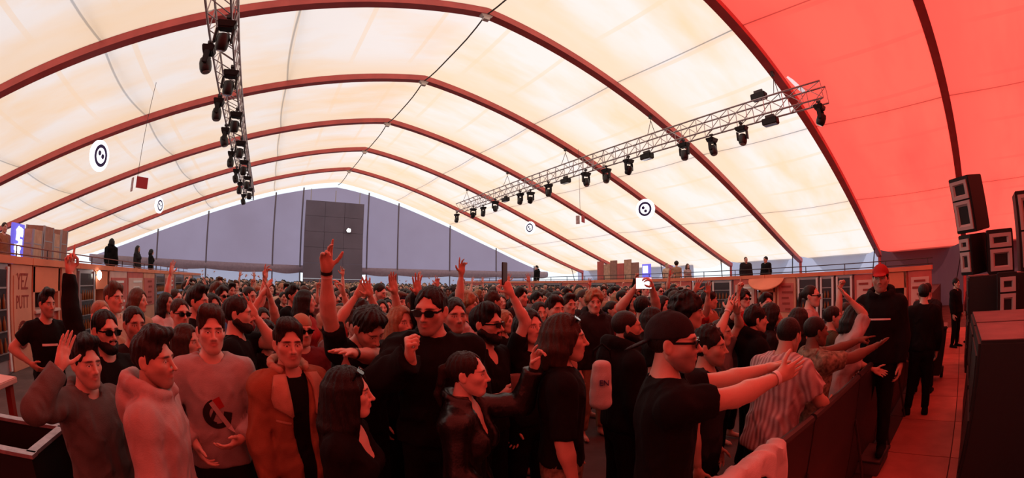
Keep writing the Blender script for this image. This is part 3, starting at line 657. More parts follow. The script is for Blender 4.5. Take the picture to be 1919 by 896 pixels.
# ---- skin, hair, cloth
def skin_mat(name, col):
    if name in MATS: return MATS[name]
    m = mat(name, col, .48, .35, bump=.08, bscale=90); n = m.node_tree.nodes; l = m.node_tree.links; b = n['Principled BSDF']
    at_ = n.new('ShaderNodeVertexColor'); at_.layer_name = 'tint'; x = n.new('ShaderNodeMix'); x.data_type = 'RGBA'; x.blend_type = 'MULTIPLY'; x.inputs[0].default_value = 1
    x.inputs[6].default_value = (*col, 1); l.new(at_.outputs[0], x.inputs[7]); l.new(x.outputs[2], b.inputs['Base Color']); return m
SKIN = {'fair': skin_mat('fair skin', (.68, .45, .37)), 'light': skin_mat('light skin', (.60, .38, .30)), 'tan': skin_mat('tan skin', (.48, .29, .22)), 'brown': skin_mat('brown skin', (.16, .08, .055))}
HAIRC = {'black': (.006, .005, .0045), 'darkbrown': (.014, .008, .006), 'brown': (.034, .018, .011), 'fairbrown': (.085, .05, .03), 'blond': (.30, .19, .10), 'grey': (.25, .22, .2)}
def hair_mat(c):
    if 'hair '+c in MATS: return MATS['hair '+c]
    m = mat('hair '+c, HAIRC[c], .5, .3, bump=.5, bscale=1, var=.25, vscale=40); n = m.node_tree.nodes; l = m.node_tree.links
    t = [q for q in n if q.type == 'TEX_NOISE' and abs(q.inputs['Scale'].default_value-1) < 1e-6][0]; tc = [q for q in n if q.type == 'TEX_COORD'][0]
    mp = n.new('ShaderNodeMapping'); mp.inputs['Scale'].default_value = (230, 230, 26); l.new(tc.outputs['Object'], mp.inputs[0]); l.new(mp.outputs[0], t.inputs['Vector']); return m
CLOTH = {'black': (.006, .0055, .006), 'charcoal': (.020, .018, .020), 'grey': (.17, .165, .17), 'heather': (.40, .36, .36), 'white': (.62, .58, .56), 'pinkgrey': (.45, .36, .35), 'suede': (.30, .13, .075), 'shearling': (.48, .30, .22),
    'denim': (.05, .065, .11), 'navy': (.018, .02, .045), 'red': (.36, .03, .03), 'maroon': (.13, .02, .025), 'olive': (.07, .07, .04), 'greygreen': (.115, .125, .12), 'tan': (.38, .25, .16), 'blue': (.07, .13, .28), 'cream': (.6, .5, .38), 'orange': (.5, .17, .05), 'camo': (.20, .17, .12), 'striped': (.46, .40, .39)}
def cloth_mat(c, leather=False):
    if leather: return mat('leather '+c, CLOTH[c], .32, .5, bump=.25, bscale=45)
    if 'cloth '+c in MATS: return MATS['cloth '+c]
    m = mat('cloth '+c, CLOTH[c], .88, .15, bump=.2, bscale=150, var=.12 if c != 'camo' else .65, vscale=9 if c != 'camo' else 26); n = m.node_tree.nodes; l = m.node_tree.links
    tc = [q for q in n if q.type == 'TEX_COORD'][0]; bp = [q for q in n if q.type == 'BUMP'][0]; mp = n.new('ShaderNodeMapping'); mp.inputs['Scale'].default_value = (9, 9, 5); mp.inputs['Rotation'].default_value = (.3, .5, 0)
    t = n.new('ShaderNodeTexNoise'); t.noise_type = 'RIDGED_MULTIFRACTAL'; t.inputs['Scale'].default_value = 1; t.inputs['Detail'].default_value = 2.5; t.inputs['Distortion'].default_value = .9
    l.new(tc.outputs['Object'], mp.inputs[0]); l.new(mp.outputs[0], t.inputs['Vector']); b2 = n.new('ShaderNodeBump'); b2.inputs['Strength'].default_value = .8; b2.inputs['Distance'].default_value = .03
    l.new(t.outputs[0], b2.inputs['Height']); l.new(b2.outputs[0], bp.inputs['Normal'])
    if c == 'striped':
        wv = n.new('ShaderNodeTexWave'); wv.bands_direction = 'X'; wv.inputs['Scale'].default_value = 9; wv.inputs['Distortion'].default_value = 1.2; l.new(tc.outputs['Object'], wv.inputs['Vector'])
        x = n.new('ShaderNodeMix'); x.data_type = 'RGBA'; x.inputs[6].default_value = (.54, .48, .47, 1); x.inputs[7].default_value = (.30, .20, .21, 1); l.new(wv.outputs['Fac'], x.inputs[0]); l.new(x.outputs[2], n['Principled BSDF'].inputs['Base Color'])
    return m

# ---- head
HEADS = {}
def head(kind, h):
    key = (kind, h)
    if key in HEADS: return HEADS[key]
    fem = kind.startswith('f'); jw = .86 if fem else 1.0; va = {'m': 0, 'm2': 1, 'm3': 2, 'f': 0, 'f2': 1}[kind]
    g = Field((-.1, -.125, -.14), (.1, .14, .14), h)
    g.ell((0, -.014, .034), (.075, .096, .086), .02); g.ell((0, .030, -.02), (.064, .066, .085), .03)
    g.ell((0, .035, -.062), (.050*jw, .052, .050), .025); g.cone((0, .074, -.098), (0, .078, -.094), .019 if not fem else .016, .018, .03)
    for sx in (-1, 1):
        g.cone((sx*.055*jw, -.005, -.045), (sx*.022, .066, -.098), .016, .015, .035)      # jaw line
        g.ell((sx*.043, .062, -.016), (.022, .02, .018), .03)                            # cheek bone
    g.cone((-.036, .080, .026), (.036, .080, .026), .011 if not fem else .007, .011 if not fem else .007, .03)   # brow
    for sx in (-1, 1): g.ell((sx*.031, .103, .006), (.017, .017, .0125), .016, 's')     # eye socket
    for sx in (-1, 1): g.ell((sx*.031, .0775, .0055), (.0145, .0135, .0125), .004)
    nl = (.012, .009, .015)[va]
    g.cone((0, .092, .018), (0, .106+nl, -.026), .0075, .0095, .014); g.ell((0, .108+nl, -.029), (.0105, .0105, .009), .008)
    for sx in (-1, 1): g.ell((sx*.0125, .100, -.033), (.008, .011, .0075), .008)
    g.ell((0, .084, -.054), (.026, .016, .02), .02)
    lt = .0062 if fem else .0048
    for sx in (-1, 1):
        g.cone((0, .1005, -.0535), (sx*.0215, .090, -.0565), lt, lt*.55, .006); g.cone((0, .0995, -.0645), (sx*.020, .0895, -.0595), lt*1.25, lt*.6, .006)
    g.cone((-.022, .101, -.0592), (.022, .101, -.0592), .0022, .0022, .004, 's')
    for sx in (-1, 1):
        R = Matrix.Rotation(sx*.42, 3, 'Z') @ Matrix.Rotation(.2, 3, 'X'); g.ell((sx*.079, -.012, -.006), (.0095, .021, .033), .008, 'u', R)
        g.ell((sx*.088, -.004, -.004), (.007, .011, .02), .006, 's', R)
    V, F = g.mesh(); x, y, z = V.T; ax = np.abs(x); T = np.ones((len(V), 3))
    # lips, brows, eyes, warmth: the colouring of a face
    lip = np.clip(1.3-np.sqrt(((x)/.025)**2+((z+.0592)/.0105)**2), 0, 1)*(y > .08); T *= 1-np.minimum(1, lip*2.5)[:, None]*np.array([.14, .42, .38])
    ck = np.exp(-(((ax-.042)/.022)**2+((z+.028)/.022)**2))*(y > .04); T *= 1-ck[:, None]*np.array([.0, .13, .12])
    bz = z-(.0265-.12*np.maximum(0, ax-.034)+.05*np.minimum(0, ax-.02)); br = np.clip(1.6-np.sqrt(((ax-.032)/.0195)**2+(bz/(.0048 if not fem else .0034))**2), 0, 1)*(y > .05)
    T *= 1-np.minimum(1, br*1.6)[:, None]*np.array([.86, .86, .84])
    e = np.sqrt(((ax-.031)/.0125)**2+((z-.0045)/.0058)**2); ey = (e < 1) & (y > .075)
    T[ey] = np.array([1.25, 1.75, 2.1]); ir = ey & (np.hypot(ax-.0305, z-.0045) < .0058); T[ir] = np.array([.10, .08, .07])
    ln = (e >= 1) & (e < 1.5) & (z > .003) & (y > .07); T[ln] *= np.array([.35, .3, .3])
    HEADS[key] = (V, F, T); return HEADS[key]
def stubble(V, T, amt):
    x, y, z = V.T; m = (np.clip((-.030-z)/.02, 0, 1)*np.clip((y+.02)/.03, 0, 1)); m *= 1-np.clip(1.35-np.sqrt((x/.027)**2+((z+.0592)/.011)**2), 0, 1)
    return T*(1-(m*amt)[:, None]*np.array([.72, .70, .66]))

# ---- hand: origin at the wrist, fingers along +Z, palm towards +Y, thumb on -X (a right hand)
HANDS = {}
HPOSE = {  # per finger: spread angle, three bends
 'open': [(-.20, .05, .08, .05), (-.03, .0, .05, .05), (.12, .0, .05, .05), (.30, .05, .1, .08)], 'relax': [(-.06, .35, .45, .3), (0, .45, .5, .3), (.05, .5, .55, .35), (.12, .55, .55, .35)],
 'fist': [(-.02, 1.35, 1.6, 1.0), (0, 1.4, 1.6, 1.0), (.02, 1.45, 1.6, 1.0), (.05, 1.5, 1.6, 1.0)], 'point': [(-.05, .1, .1, .05), (0, 1.2, 1.5, .9), (.02, 1.3, 1.5, .9), (.05, 1.35, 1.5, .9)],
 'flat': [(-.05, .1, .1, .05), (0, .08, .1, .05), (.04, .1, .1, .08), (.1, .15, .12, .1)], 'grip': [(-.05, .7, .8, .5), (0, .75, .8, .5), (.04, .8, .8, .5), (.08, .85, .8, .5)],
 'horns': [(-.1, .05, .1, .05), (0, .35, .5, .3), (.03, .7, .9, .5), (.15, .5, .6, .4)], 'snap': [(-.05, .25, .3, .2), (0, .65, .8, .5), (.04, .8, .9, .5), (.1, .7, .8, .5)]}
def hand(pose, h):
    key = (pose, h)
    if key in HANDS: return HANDS[key]
    g = Field((-.10, -.05, -.03), (.085, .12, .215), h)
    K = [(-.030, .0, .088), (-.010, .0, .093), (.011, .0, .089), (.030, .0, .080)]; LEN = [(.042, .025, .021), (.046, .028, .022), (.043, .026, .021), (.034, .02, .018)]
    g.cone((0, 0, -.02), (0, 0, .02), .0255, .025, .01)
    for (x, y, z) in K: g.cone((x*.5, 0, .012), (x, y, z), .0155, .0115, .016)
    g.ell((-.02, .012, .035), (.016, .014, .028), .015); g.ell((.022, .010, .035), (.013, .012, .03), .015)
    for (sp, b0, b1, b2), k0, ln in zip(HPOSE[pose], K, LEN):
        p = np.array(k0, float); a = 0.; rr = [.0094, .0084, .0076, .0062]
        for j, (bd, L) in enumerate(zip((b0, b1, b2), ln)):
            a += bd; dv = np.array([math.sin(sp)*math.cos(min(a, 1.4)), math.sin(a), math.cos(a)*math.cos(sp)]); q = p+dv*L
            g.cone(p, q, rr[j], rr[j+1], .004); p = q
    tp = np.array([-.026, .006, .03]); closed = pose in ('fist', 'point', 'snap'); gr = pose in ('grip',)
    dirs = [(-.55, .55, .6), (.35, .62, .7), (.75, .3, .55)] if closed else [(-.6, .65, .5), (-.1, .75, .65), (.2, .6, .75)] if gr else [(-.82, .22, .5), (-.62, .18, .78), (-.45, .15, .9)]
    rr = [.0135, .0108, .0098, .0078]
    for j, (dv, L) in enumerate(zip(dirs, (.040, .032, .026))):
        dv = np.array(dv)/np.linalg.norm(dv); q = tp+dv*L; g.cone(tp, q, rr[j], rr[j+1], .006 if j else .012); tp = q
    V, F = g.mesh(); HANDS[key] = (V, F, np.ones((len(V), 3))*np.array([1, .95, .93])); return HANDS[key]

# ---- body frame (1.75 m figure facing +Y, right hand at +X)
TZ_ = np.array([.80, .88, .96, 1.04, 1.12, 1.22, 1.32, 1.39, 1.435, 1.47, 1.50])
TWM = np.array([.150, .170, .170, .158, .152, .163, .176, .172, .140, .085, .060]); TDM = np.array([.095, .112, .112, .105, .104, .112, .118, .106, .085, .066, .056])
TWF = np.array([.155, .178, .172, .140, .126, .138, .150, .145, .118, .070, .050]); TDF = np.array([.100, .118, .110, .092, .088, .098, .104, .094, .076, .058, .048])
def rotx(a): c, s = math.cos(a), math.sin(a); return np.array([[1, 0, 0], [0, c, -s], [0, s, c]])
def rotz(a): c, s = math.cos(a), math.sin(a); return np.array([[c, -s, 0], [s, c, 0], [0, 0, 1.]])
def roty(a): c, s = math.cos(a), math.sin(a); return np.array([[c, 0, s], [0, 1, 0], [-s, 0, c]])
def nrm(v): v = np.array(v, float); return v/max(np.linalg.norm(v), 1e-9)
PELV = np.array([0, 0, .93])
class Pose:
    """joint places of one figure; arms given as ('dir', upper, fore) or ('ik', wrist point, pole)"""
    def __init__(s, fem=False, lean=0., side=0., twist=0., R=None, L=None, head_yaw=0., head_pitch=0., head_roll=0., legs=0.05, fat=1.0):
        s.fem = fem; s.fat = fat; s.T = rotz(twist) @ rotx(-lean) @ roty(side)
        tf = lambda p: PELV+s.T @ (np.array(p, float)-PELV); s.tf = tf
        sw = .158 if fem else .183; s.sw = sw; s.neck0 = tf((0, -.028, 1.44)); s.arm = {}
        for sd, A in ((1, R), (-1, L)):
            A = A or ('dir', (.14, .02, -1), (.05, .22, -1)); sh = np.array([sd*sw, -.018, 1.405 if not fem else 1.385])
            UL, FL = (.285, .255) if not fem else (.265, .238)
            if A[0] == 'dir':
                u = nrm((A[1][0]*sd, A[1][1], A[1][2])); f = nrm((A[2][0]*sd, A[2][1], A[2][2])); u = s.T @ u; f = s.T @ f
                if u[2] > 0: sh = sh+np.array([-sd*.025, 0, .05])*u[2]
                S_ = tf(sh); E_ = S_+u*UL; W_ = E_+f*FL
            else:
                tg = np.array(A[1], float); pole = nrm((A[2][0]*sd, A[2][1], A[2][2]))
                d0 = nrm(tg-tf(sh)); sh = sh+np.array([-sd*.025*max(0, d0[2]), .04*max(0, d0[1]), .05*max(0, d0[2])])
                S_ = tf(sh); dv = tg-S_; D = min(np.linalg.norm(dv), (UL+FL)*.995); n = nrm(dv); a = (UL**2-FL**2+D**2)/(2*D); hh = math.sqrt(max(0, UL**2-a*a))
                pp = nrm(pole-n*(pole@n)); E_ = S_+n*a+pp*hh; W_ = S_+n*D
            s.arm[sd] = (S_, E_, W_)
        s.HR = s.T @ rotz(head_yaw) @ rotx(-head_pitch) @ roty(head_roll)
        s.head = tf((0, -.028, 1.5))+s.HR @ np.array([0, .045, .128])*1.0 - s.HR @ np.array([0, 0, 0])
        s.head = tf((0, -.022, 1.485))+s.HR @ np.array([0, .032, .150])
        s.legs = legs
    def torso_fn(s, infl=0., depth=0., z0=.80, z1=1.5):
        w_ = (TWF if s.fem else TWM)*s.fat+infl; d_ = (TDF if s.fem else TDM)*s.fat+infl+depth; Ti = s.T.T
        def fn(X, Y, Z):
            x, y, z = X-PELV[0], Y-PELV[1], Z-PELV[2]
            a = Ti[0, 0]*x+Ti[0, 1]*y+Ti[0, 2]*z; b = Ti[1, 0]*x+Ti[1, 1]*y+Ti[1, 2]*z; c = Ti[2, 0]*x+Ti[2, 1]*y+Ti[2, 2]*z+PELV[2]
            w = np.interp(c, TZ_, w_).astype(f32); d = np.interp(c, TZ_, d_).astype(f32); yc = -.012*np.clip((c-1.2)/.25, 0, 1)
            e = ((np.abs(a)/w)**2.4+(np.abs(b-yc)/d)**2.4)**(1/2.4)
            return np.maximum(np.maximum((e-1)*np.minimum(w, d), c-z1), z0-c)
        return fn
    def bounds(s, pad=.1):
        P = [s.tf((x, y, z)) for x in (-.24, .24) for y in (-.17, .17) for z in (.78, 1.5)]+[q for a in s.arm.values() for q in a]+[s.head]
        return np.min(P, 0)-pad, np.max(P, 0)+pad
def limb(g, p, sd, d=0., k=.03, up=1., low=1., hem=.0):
    S_, E_, W_ = p.arm[sd]; q = .86 if p.fem else 1.
    r = [.057*q+d, .045*q+d, .046*q+d, .029*q+d]
    if up > 0:
        e = S_+(E_-S_)*min(up, 1); g.cone(S_, e, r[0], r[0]+(r[1]-r[0])*up+hem, k, cut1=(.0 if up < 1 else None))
    if low > 0:
        e = E_+(W_-E_)*low; m = E_+(W_-E_)*min(.28, low*.5); g.cone(E_, m, r[1], r[2], k); g.cone(m, e, r[2], r[2]+(r[3]-r[2])*low+hem, k, cut1=0. if low < 1 or d > .004 else None)
def build_body(p, h):
    lo, hi = p.bounds(); lo[2] = -.02; lo[:2] = np.minimum(lo[:2], (-.22, -.16)); hi[:2] = np.maximum(hi[:2], (.22, .26)); g = Field(lo, hi, h)
    tb = [p.tf((x, y, z)) for x in (-.2, .2) for y in (-.15, .15) for z in (.79, 1.5)]
    g.put(p.torso_fn(), np.min(tb, 0), np.max(tb, 0), .03)
    for sd in (1, -1):
        S_ = p.arm[sd][0]; g.cone(p.tf((sd*.03, -.03, 1.45)), S_, .052, .058 if not p.fem else .048, .04); limb(g, p, sd, 0, .025)
        if p.fem: g.ell(p.tf((sd*.068, .085, 1.265)), (.058, .055, .058), .04)
    q = .86 if p.fem else 1.
    g.cone(p.tf((0, -.035, 1.42)), p.head+p.HR @ np.array([0, -.02, -.035]), .061*q, .055*q, .03)
    for sd in (1, -1):
        x = p.legs; g.cone((sd*.085, 0, .88), (sd*(.085+x*.5), .015, .49), .092, .060, .03); g.cone((sd*(.085+x*.5), .015, .49), (sd*(.085+x), -.015, .09), .058, .040, .02)
        g.cone((sd*(.085+x), -.03, .05), (sd*(.10+x*1.2), .14, .035), .04, .032, .03)
    return g.mesh()
def hand_frame(E_, W_, palm, bend=None):
    z = nrm(W_-E_) if bend is None else nrm(bend); y = nrm(np.array(palm, float)-z*(np.array(palm, float)@z)); x = np.cross(y, z); return np.stack([x, y, z], 1)
def noise(X, Y, Z, fr, seed):
    r = np.random.RandomState(seed); o = 0
    for _ in range(5):
        k = r.normal(size=3); k = k/np.linalg.norm(k)*fr*r.uniform(.6, 1.5); o = o+np.sin(k[0]*X+k[1]*Y+k[2]*Z+r.uniform(0, 6.28))
    return o/5
def build_top(p, h, infl=.014, sleeve='short', hem=.90, neck='crew', open_front=None, hood=False, collar=False, wr=.006, seed=1, loose=.0):
    lo, hi = p.bounds(.13); lo[2] = max(lo[2], hem-.12); g = Field(lo, hi, h)
    tb = [p.tf((x, y, z)) for x in (-.26, .26) for y in (-.2, .2) for z in (.78, 1.52)]
    g.put(p.torso_fn(infl+.004, loose, z0=.78, z1=1.49), np.min(tb, 0), np.max(tb, 0), .03)
    for sd in (1, -1):
        g.cone(p.tf((sd*.03, -.03, 1.45)), p.arm[sd][0], .052+infl, .058*(.86 if p.fem else 1)+infl, .04)
        if p.fem: g.ell(p.tf((sd*.068, .085, 1.265)), (.058+infl,)*3, .05)
        up, lw = {'none': (.12, 0), 'short': (.62, 0), 'half': (.95, 0), 'long': (1, .97), 'push': (1, .5)}[sleeve]
        limb(g, p, sd, infl, .03, up, lw, .006)
    if hood:
        pts = [p.tf((.112*math.sin(a), -.022-.112*math.cos(a), 1.548-.062*(1-math.cos(a))/2)) for a in np.linspace(-2.8, 2.8, 13)]
        for i, (a, b) in enumerate(zip(pts[:-1], pts[1:])): t = 1-abs(i-5.5)/5.5; g.cone(a, b, .026+.020*t, .026+.020*t, .02)
        g.ell(p.tf((0, -.15, 1.42)), (.11, .06, .10), .04)
    if collar:
        pts = [p.tf((.090*math.sin(a), -.022-.092*math.cos(a), 1.530-.05*(1-math.cos(a))/2)) for a in np.linspace(-2.7, 2.7, 11)]
        for a, b in zip(pts[:-1], pts[1:]): g.cone(a, b, .022, .022, .012)
    X, Y, Z = g.full(); g.d += (wr*1.3*(np.minimum(np.abs(noise(X, Y, Z*.6, 30, seed)), .6)*2.4-.7)+wr*.7*noise(X, Y, Z*.45, 70, seed+9)).astype(f32)
    nc = {'crew': (.064, .0), 'vee': (.062, .0), 'scoop': (.072, 0), 'hood': (.062, 0), 'none': (.0, 0)}[neck]
    if neck != 'none':
        q = .88 if p.fem else 1; g.cone(p.tf((0, -.02, 1.46)), p.tf((0, .02, 1.62)), nc[0]*q+.004, .10, .008, 's')
        if neck == 'crew': g.ell(p.tf((0, .045, 1.478)), (.05, .05, .022), .012, 's')
        if neck == 'vee': g.cone(p.tf((0, .10, 1.45)), p.tf((0, .15, 1.34)), .055, .012, .01, 's')
        if neck == 'scoop': g.cone(p.tf((0, .09, 1.45)), p.tf((0, .14, 1.33)), .075, .05, .012, 's')
    if open_front:
        wt, wb = open_front; Ti = p.T.T
        def wedge(X, Y, Z):
            x, y, z = X-PELV[0], Y-PELV[1], Z-PELV[2]
            a = Ti[0, 0]*x+Ti[0, 1]*y+Ti[0, 2]*z; b = Ti[1, 0]*x+Ti[1, 1]*y+Ti[1, 2]*z; c = Ti[2, 0]*x+Ti[2, 1]*y+Ti[2, 2]*z+PELV[2]
            return np.maximum(np.abs(a+.012*np.sin(c*9))-(wb+(wt-wb)*np.clip((c-.8)/.65, 0, 1)**1.6), .03-b)
        lo2, hi2 = p.bounds(.13); g.put(wedge, lo2, hi2, .012, 's')
    Zc = p.T[0, 2]*(X)+p.T[1, 2]*Y+p.T[2, 2]*(Z-PELV[2])+PELV[2] if True else Z
    arms = []
    g.d = np.maximum(g.d, np.where(np.abs(Zc-hem) < .3, hem-Zc, -1).astype(f32)*np.ones_like(g.d)) if False else g.d
    msk = hem-Zc+np.zeros_like(g.d); hx = np.hypot(X, Y)+0*Z
    lowarm = np.full(g.d.shape, 1., f32)      # keep sleeves that hang below the hem
    gg = Field.__new__(Field); gg.lo, gg.h, gg.n, gg.ax = g.lo, g.h, g.n, g.ax; gg.d = np.full(g.n, .3, f32)
    for sd in (1, -1): limb(gg, p, sd, infl+.012, .01, up, lw, .006)
    g.d = np.maximum(g.d, np.minimum(msk, gg.d)).astype(f32)
    return g.mesh()
def build_trousers(p, h, infl=.012, top=.99, bot=.10, wr=.006, seed=3, flare=0.):
    g = Field((-.28, -.22, bot-.03), (.28, .22, top+.05), h); x = p.legs
    g.put(lambda X, Y, Z: p.torso_fn(infl, 0, .80, 1.2)(X, Y, Z), (-.22, -.17, .78), (.22, .17, 1.2), .03)
    for sd in (1, -1):
        g.cone((sd*.085, 0, .88), (sd*(.085+x*.5), .015, .49), .096+infl, .064+infl+flare, .03); g.cone((sd*(.085+x*.5), .015, .49), (sd*(.085+x), -.015, .08), .062+infl+flare, .05+infl+flare, .02)
    X, Y, Z = g.full(); g.d += (wr*noise(X, Y, Z, 40, seed)).astype(f32); g.d = np.maximum(np.maximum(g.d, bot-Z), Z-top).astype(f32)
    return g.mesh()
def build_shoe(p, h, sd):
    x = p.legs; c = sd*(.092+x); g = Field((c-.08, -.14, -.01), (c+.08, .26, .14), h)
    g.cone((sd*(.085+x), -.04, .055), (sd*(.10+x*1.2), .15, .045), .05, .04, .03); g.cone((sd*(.085+x), -.03, .05), (sd*(.085+x), -.02, .11), .05, .05, .02)
    X, Y, Z = g.full(); g.d = np.maximum(g.d, .001-Z+0*g.d).astype(f32); return g.mesh()

# ---- hair and headgear in the head frame
HAIRS = {}
def hair(style, h, seed=0):
    key = (style, h, seed)
    if key in HAIRS: return HAIRS[key]
    long_ = style in ('long', 'longback', 'bob', 'pony'); g = Field((-.15, -.22, -.42 if style in ('long', 'longback') else -.2), (.15, .15, .2), h)
    th = {'short': .010, 'buzz': .004, 'quiff': .012, 'side': .014, 'curly': .03, 'long': .016, 'longback': .013, 'bob': .02, 'pony': .006, 'messy': .02}[style]
    g.ell((0, -.016, .036), (.077+th*.8, .097+th, .087+th), .02)
    if style == 'quiff':
        for x in (-.035, 0, .035): g.cone((x, .045, .112), (x*1.1+.01, .082, .128), .03, .024, .03)
        g.cone((-.02, -.02, .125), (.02, .03, .13), .035, .035, .04)
    if style == 'side': g.cone((-.04, .05, .10), (.05, .055, .112), .03, .03, .04); g.cone((-.03, -.02, .115), (.03, .02, .12), .035, .035, .04)
    if style == 'messy':
        r = np.random.RandomState(seed)
        for _ in range(26): a = r.uniform(-PI, PI); e = r.uniform(.35, 1.4); q = np.array([.085*math.cos(a)*math.cos(e), -.016+.105*math.sin(a)*math.cos(e), .036+.098*math.sin(e)]); g.cone(q, q*1.12+np.array([0, .01, .006]), .02, .008, .012)
    if style == 'curly':
        r = np.random.RandomState(seed)
        for _ in range(90): a = r.uniform(-PI, PI); e = r.uniform(-.1, 1.5); g.ell((.10*math.cos(a)*math.cos(e), -.02+.118*math.sin(a)*math.cos(e), .042+.112*math.sin(e)), (.024,)*3, .008)
    g.ell((0, .104 if style == 'pony' else .108, -.018), (.066 if style not in ('long', 'longback', 'bob') else .060, .090 if style != 'pony' else .104, .112 if style != 'pony' else .124), .010, 's')           # open the face
    if not long_:
        g.cone((-.12, .062, -.03), (.12, .062, -.03), .052, .052, .012, 's')               # round the ears, sideburns
        X, Y, Z = g.full(); cut = (-.055 if style != 'buzz' else -.04)-Z+np.clip(Y+.03, 0, .1)*.9; g.d = np.maximum(g.d, cut+0*g.d).astype(f32)
        if style in ('quiff', 'side', 'messy', 'short'):   # faded sides
            fd = (np.abs(X)-(.0775+.06*np.clip(Z-.02, 0, .1)+.0*Y)); g.d = np.maximum(g.d, np.where(Z < .075, fd, -1)+0*g.d).astype(f32)
    else:
        if style in ('long', 'longback', 'bob'):
            zl = {'long': -.36, 'longback': -.30, 'bob': -.13}[style]; r = np.random.RandomState(seed+5)
            for i, a in enumerate(np.linspace(-2.2, 2.2, 15)):
                c0 = np.array([.080*math.sin(a), -.016-.094*math.cos(a), .03]); spread = 1.12 if style == 'bob' else 1.25
                e = np.array([c0[0]*spread, (c0[1]-.01)*(1.05 if style == 'bob' else 1.2)-.01, zl+r.uniform(-.025, .025)+(.06 if abs(a) > 1.9 else 0)])
                m_ = (c0+e)/2+np.array([.004*math.sin(a), -.006, 0]); g.cone(c0, m_, .026, .030, .022); g.cone(m_, e, .030, .012 if style != 'bob' else .02, .018)
        if style == 'pony':
            g.ell((0, -.118, .02), (.03, .035, .03), .02); g.cone((0, -.135, .02), (0, -.165, -.12), .026, .018, .02); g.cone((0, -.165, -.12), (0, -.15, -.19), .018, .008, .02)
            X, Y, Z = g.full(); cut = -.06-Z+np.clip(Y+.03, 0, .1)*.8; g.d = np.where(Y > -.11, np.maximum(g.d, cut+0*g.d), g.d).astype(f32)
            g.cone((-.12, .055, -.03), (.12, .055, -.03), .048, .048, .012, 's')
    X, Y, Z = g.full(); an = np.arctan2(X, -(Y+.016)); am = .0030 if style not in ('curly', 'buzz') else .004 if style == 'curly' else .0008
    g.d += (am*(np.sin(an*17+2.2*np.sin(Z*16+seed)+1.5*np.sin(X*30))+.7*np.sin(an*29+Z*22))+am*1.2*noise(X, Y, Z, 55, seed+2)).astype(f32)
    HAIRS[key] = g.mesh(); return HAIRS[key]
def beard(h, full=1.0):
    key = ('beard', h, full)
    if key in HAIRS: return HAIRS[key]
    g = Field((-.09, -.04, -.16), (.09, .13, .02), h); t = .004+.006*full
    g.ell((0, .035, -.064), (.052+t, .054+t, .052+t), .02); g.cone((0, .074, -.100), (0, .080, -.094), .022+t, .02+t, .02)
    for sx in (-1, 1): g.cone((sx*.0565, -.003, -.02), (sx*.055, .0, -.045), .012+t*.6, .018+t*.6, .02); g.cone((sx*.056, -.005, -.045), (sx*.022, .066, -.098), .018+t, .017+t, .03)
    g.cone((-.02, .098, -.046), (.02, .098, -.046), .006+t*.4, .006+t*.4, .01)
    g.cone((-.019, .112, -.0585), (.019, .112, -.0585), .0125, .0125, .006, 's'); g.ell((0, .10, -.012), (.05, .05, .026), .01, 's')
    X, Y, Z = g.full(); g.d = np.maximum(g.d, (Z+.028-np.clip(.02-Y, 0, .05)*.8)+0*g.d).astype(f32); g.d += (.0012*noise(X, Y, Z, 260, 4)).astype(f32); HAIRS[key] = g.mesh(); return HAIRS[key]
def cap_mesh(h, back=True, peak=True):
    key = ('cap', h, back, peak)
    if key in HAIRS: return HAIRS[key]
    g = Field((-.13, -.24, -.08), (.13, .24, .18), h); g.ell((0, -.016, .040), (.088, .109, .100), .02)
    X, Y, Z = g.full(); g.d = np.maximum(g.d, ((.026+.06*Y if back else .044-.10*Y)-Z)+0*g.d).astype(f32)
    if peak:
        s = -1 if back else 1; R = Matrix.Rotation(-.22*s if not back else .42, 3, 'X'); g.ell((0, s*.125-.016, .040 if not back else -.002), (.072, .075, .008), .008, 'u', R)
    g.ell((0, -.016, .142), (.008, .008, .006), .004); HAIRS[key] = g.mesh(); return HAIRS[key]
def glasses_mesh(dark=True):
    mb = MB()
    for sx in (-1, 1):
        P = []; 
        for k in range(14):
            a = 2*PI*k/14; x = sx*.033+.026*math.copysign(abs(math.cos(a))**.7, math.cos(a)); z = .004+.019*math.copysign(abs(math.sin(a))**.7, math.sin(a)); P.append((x, z))
        mb.add([(x, .112-.25*abs(x)**1.35, z) for x, z in P]+[(x, .106-.25*abs(x)**1.35, z) for x, z in P], [tuple(range(14)), tuple(reversed(range(14, 28)))]+[(k, (k+1) % 14, 14+(k+1) % 14, 14+k) for k in range(14)])
        mb.box((sx*.0715, .045, .010), (.004, .105, .009)); mb.box((sx*.064, .0975, .012), (.016, .008, .011))
    mb.box((0, .111, .010), (.018, .006, .006)); return mb
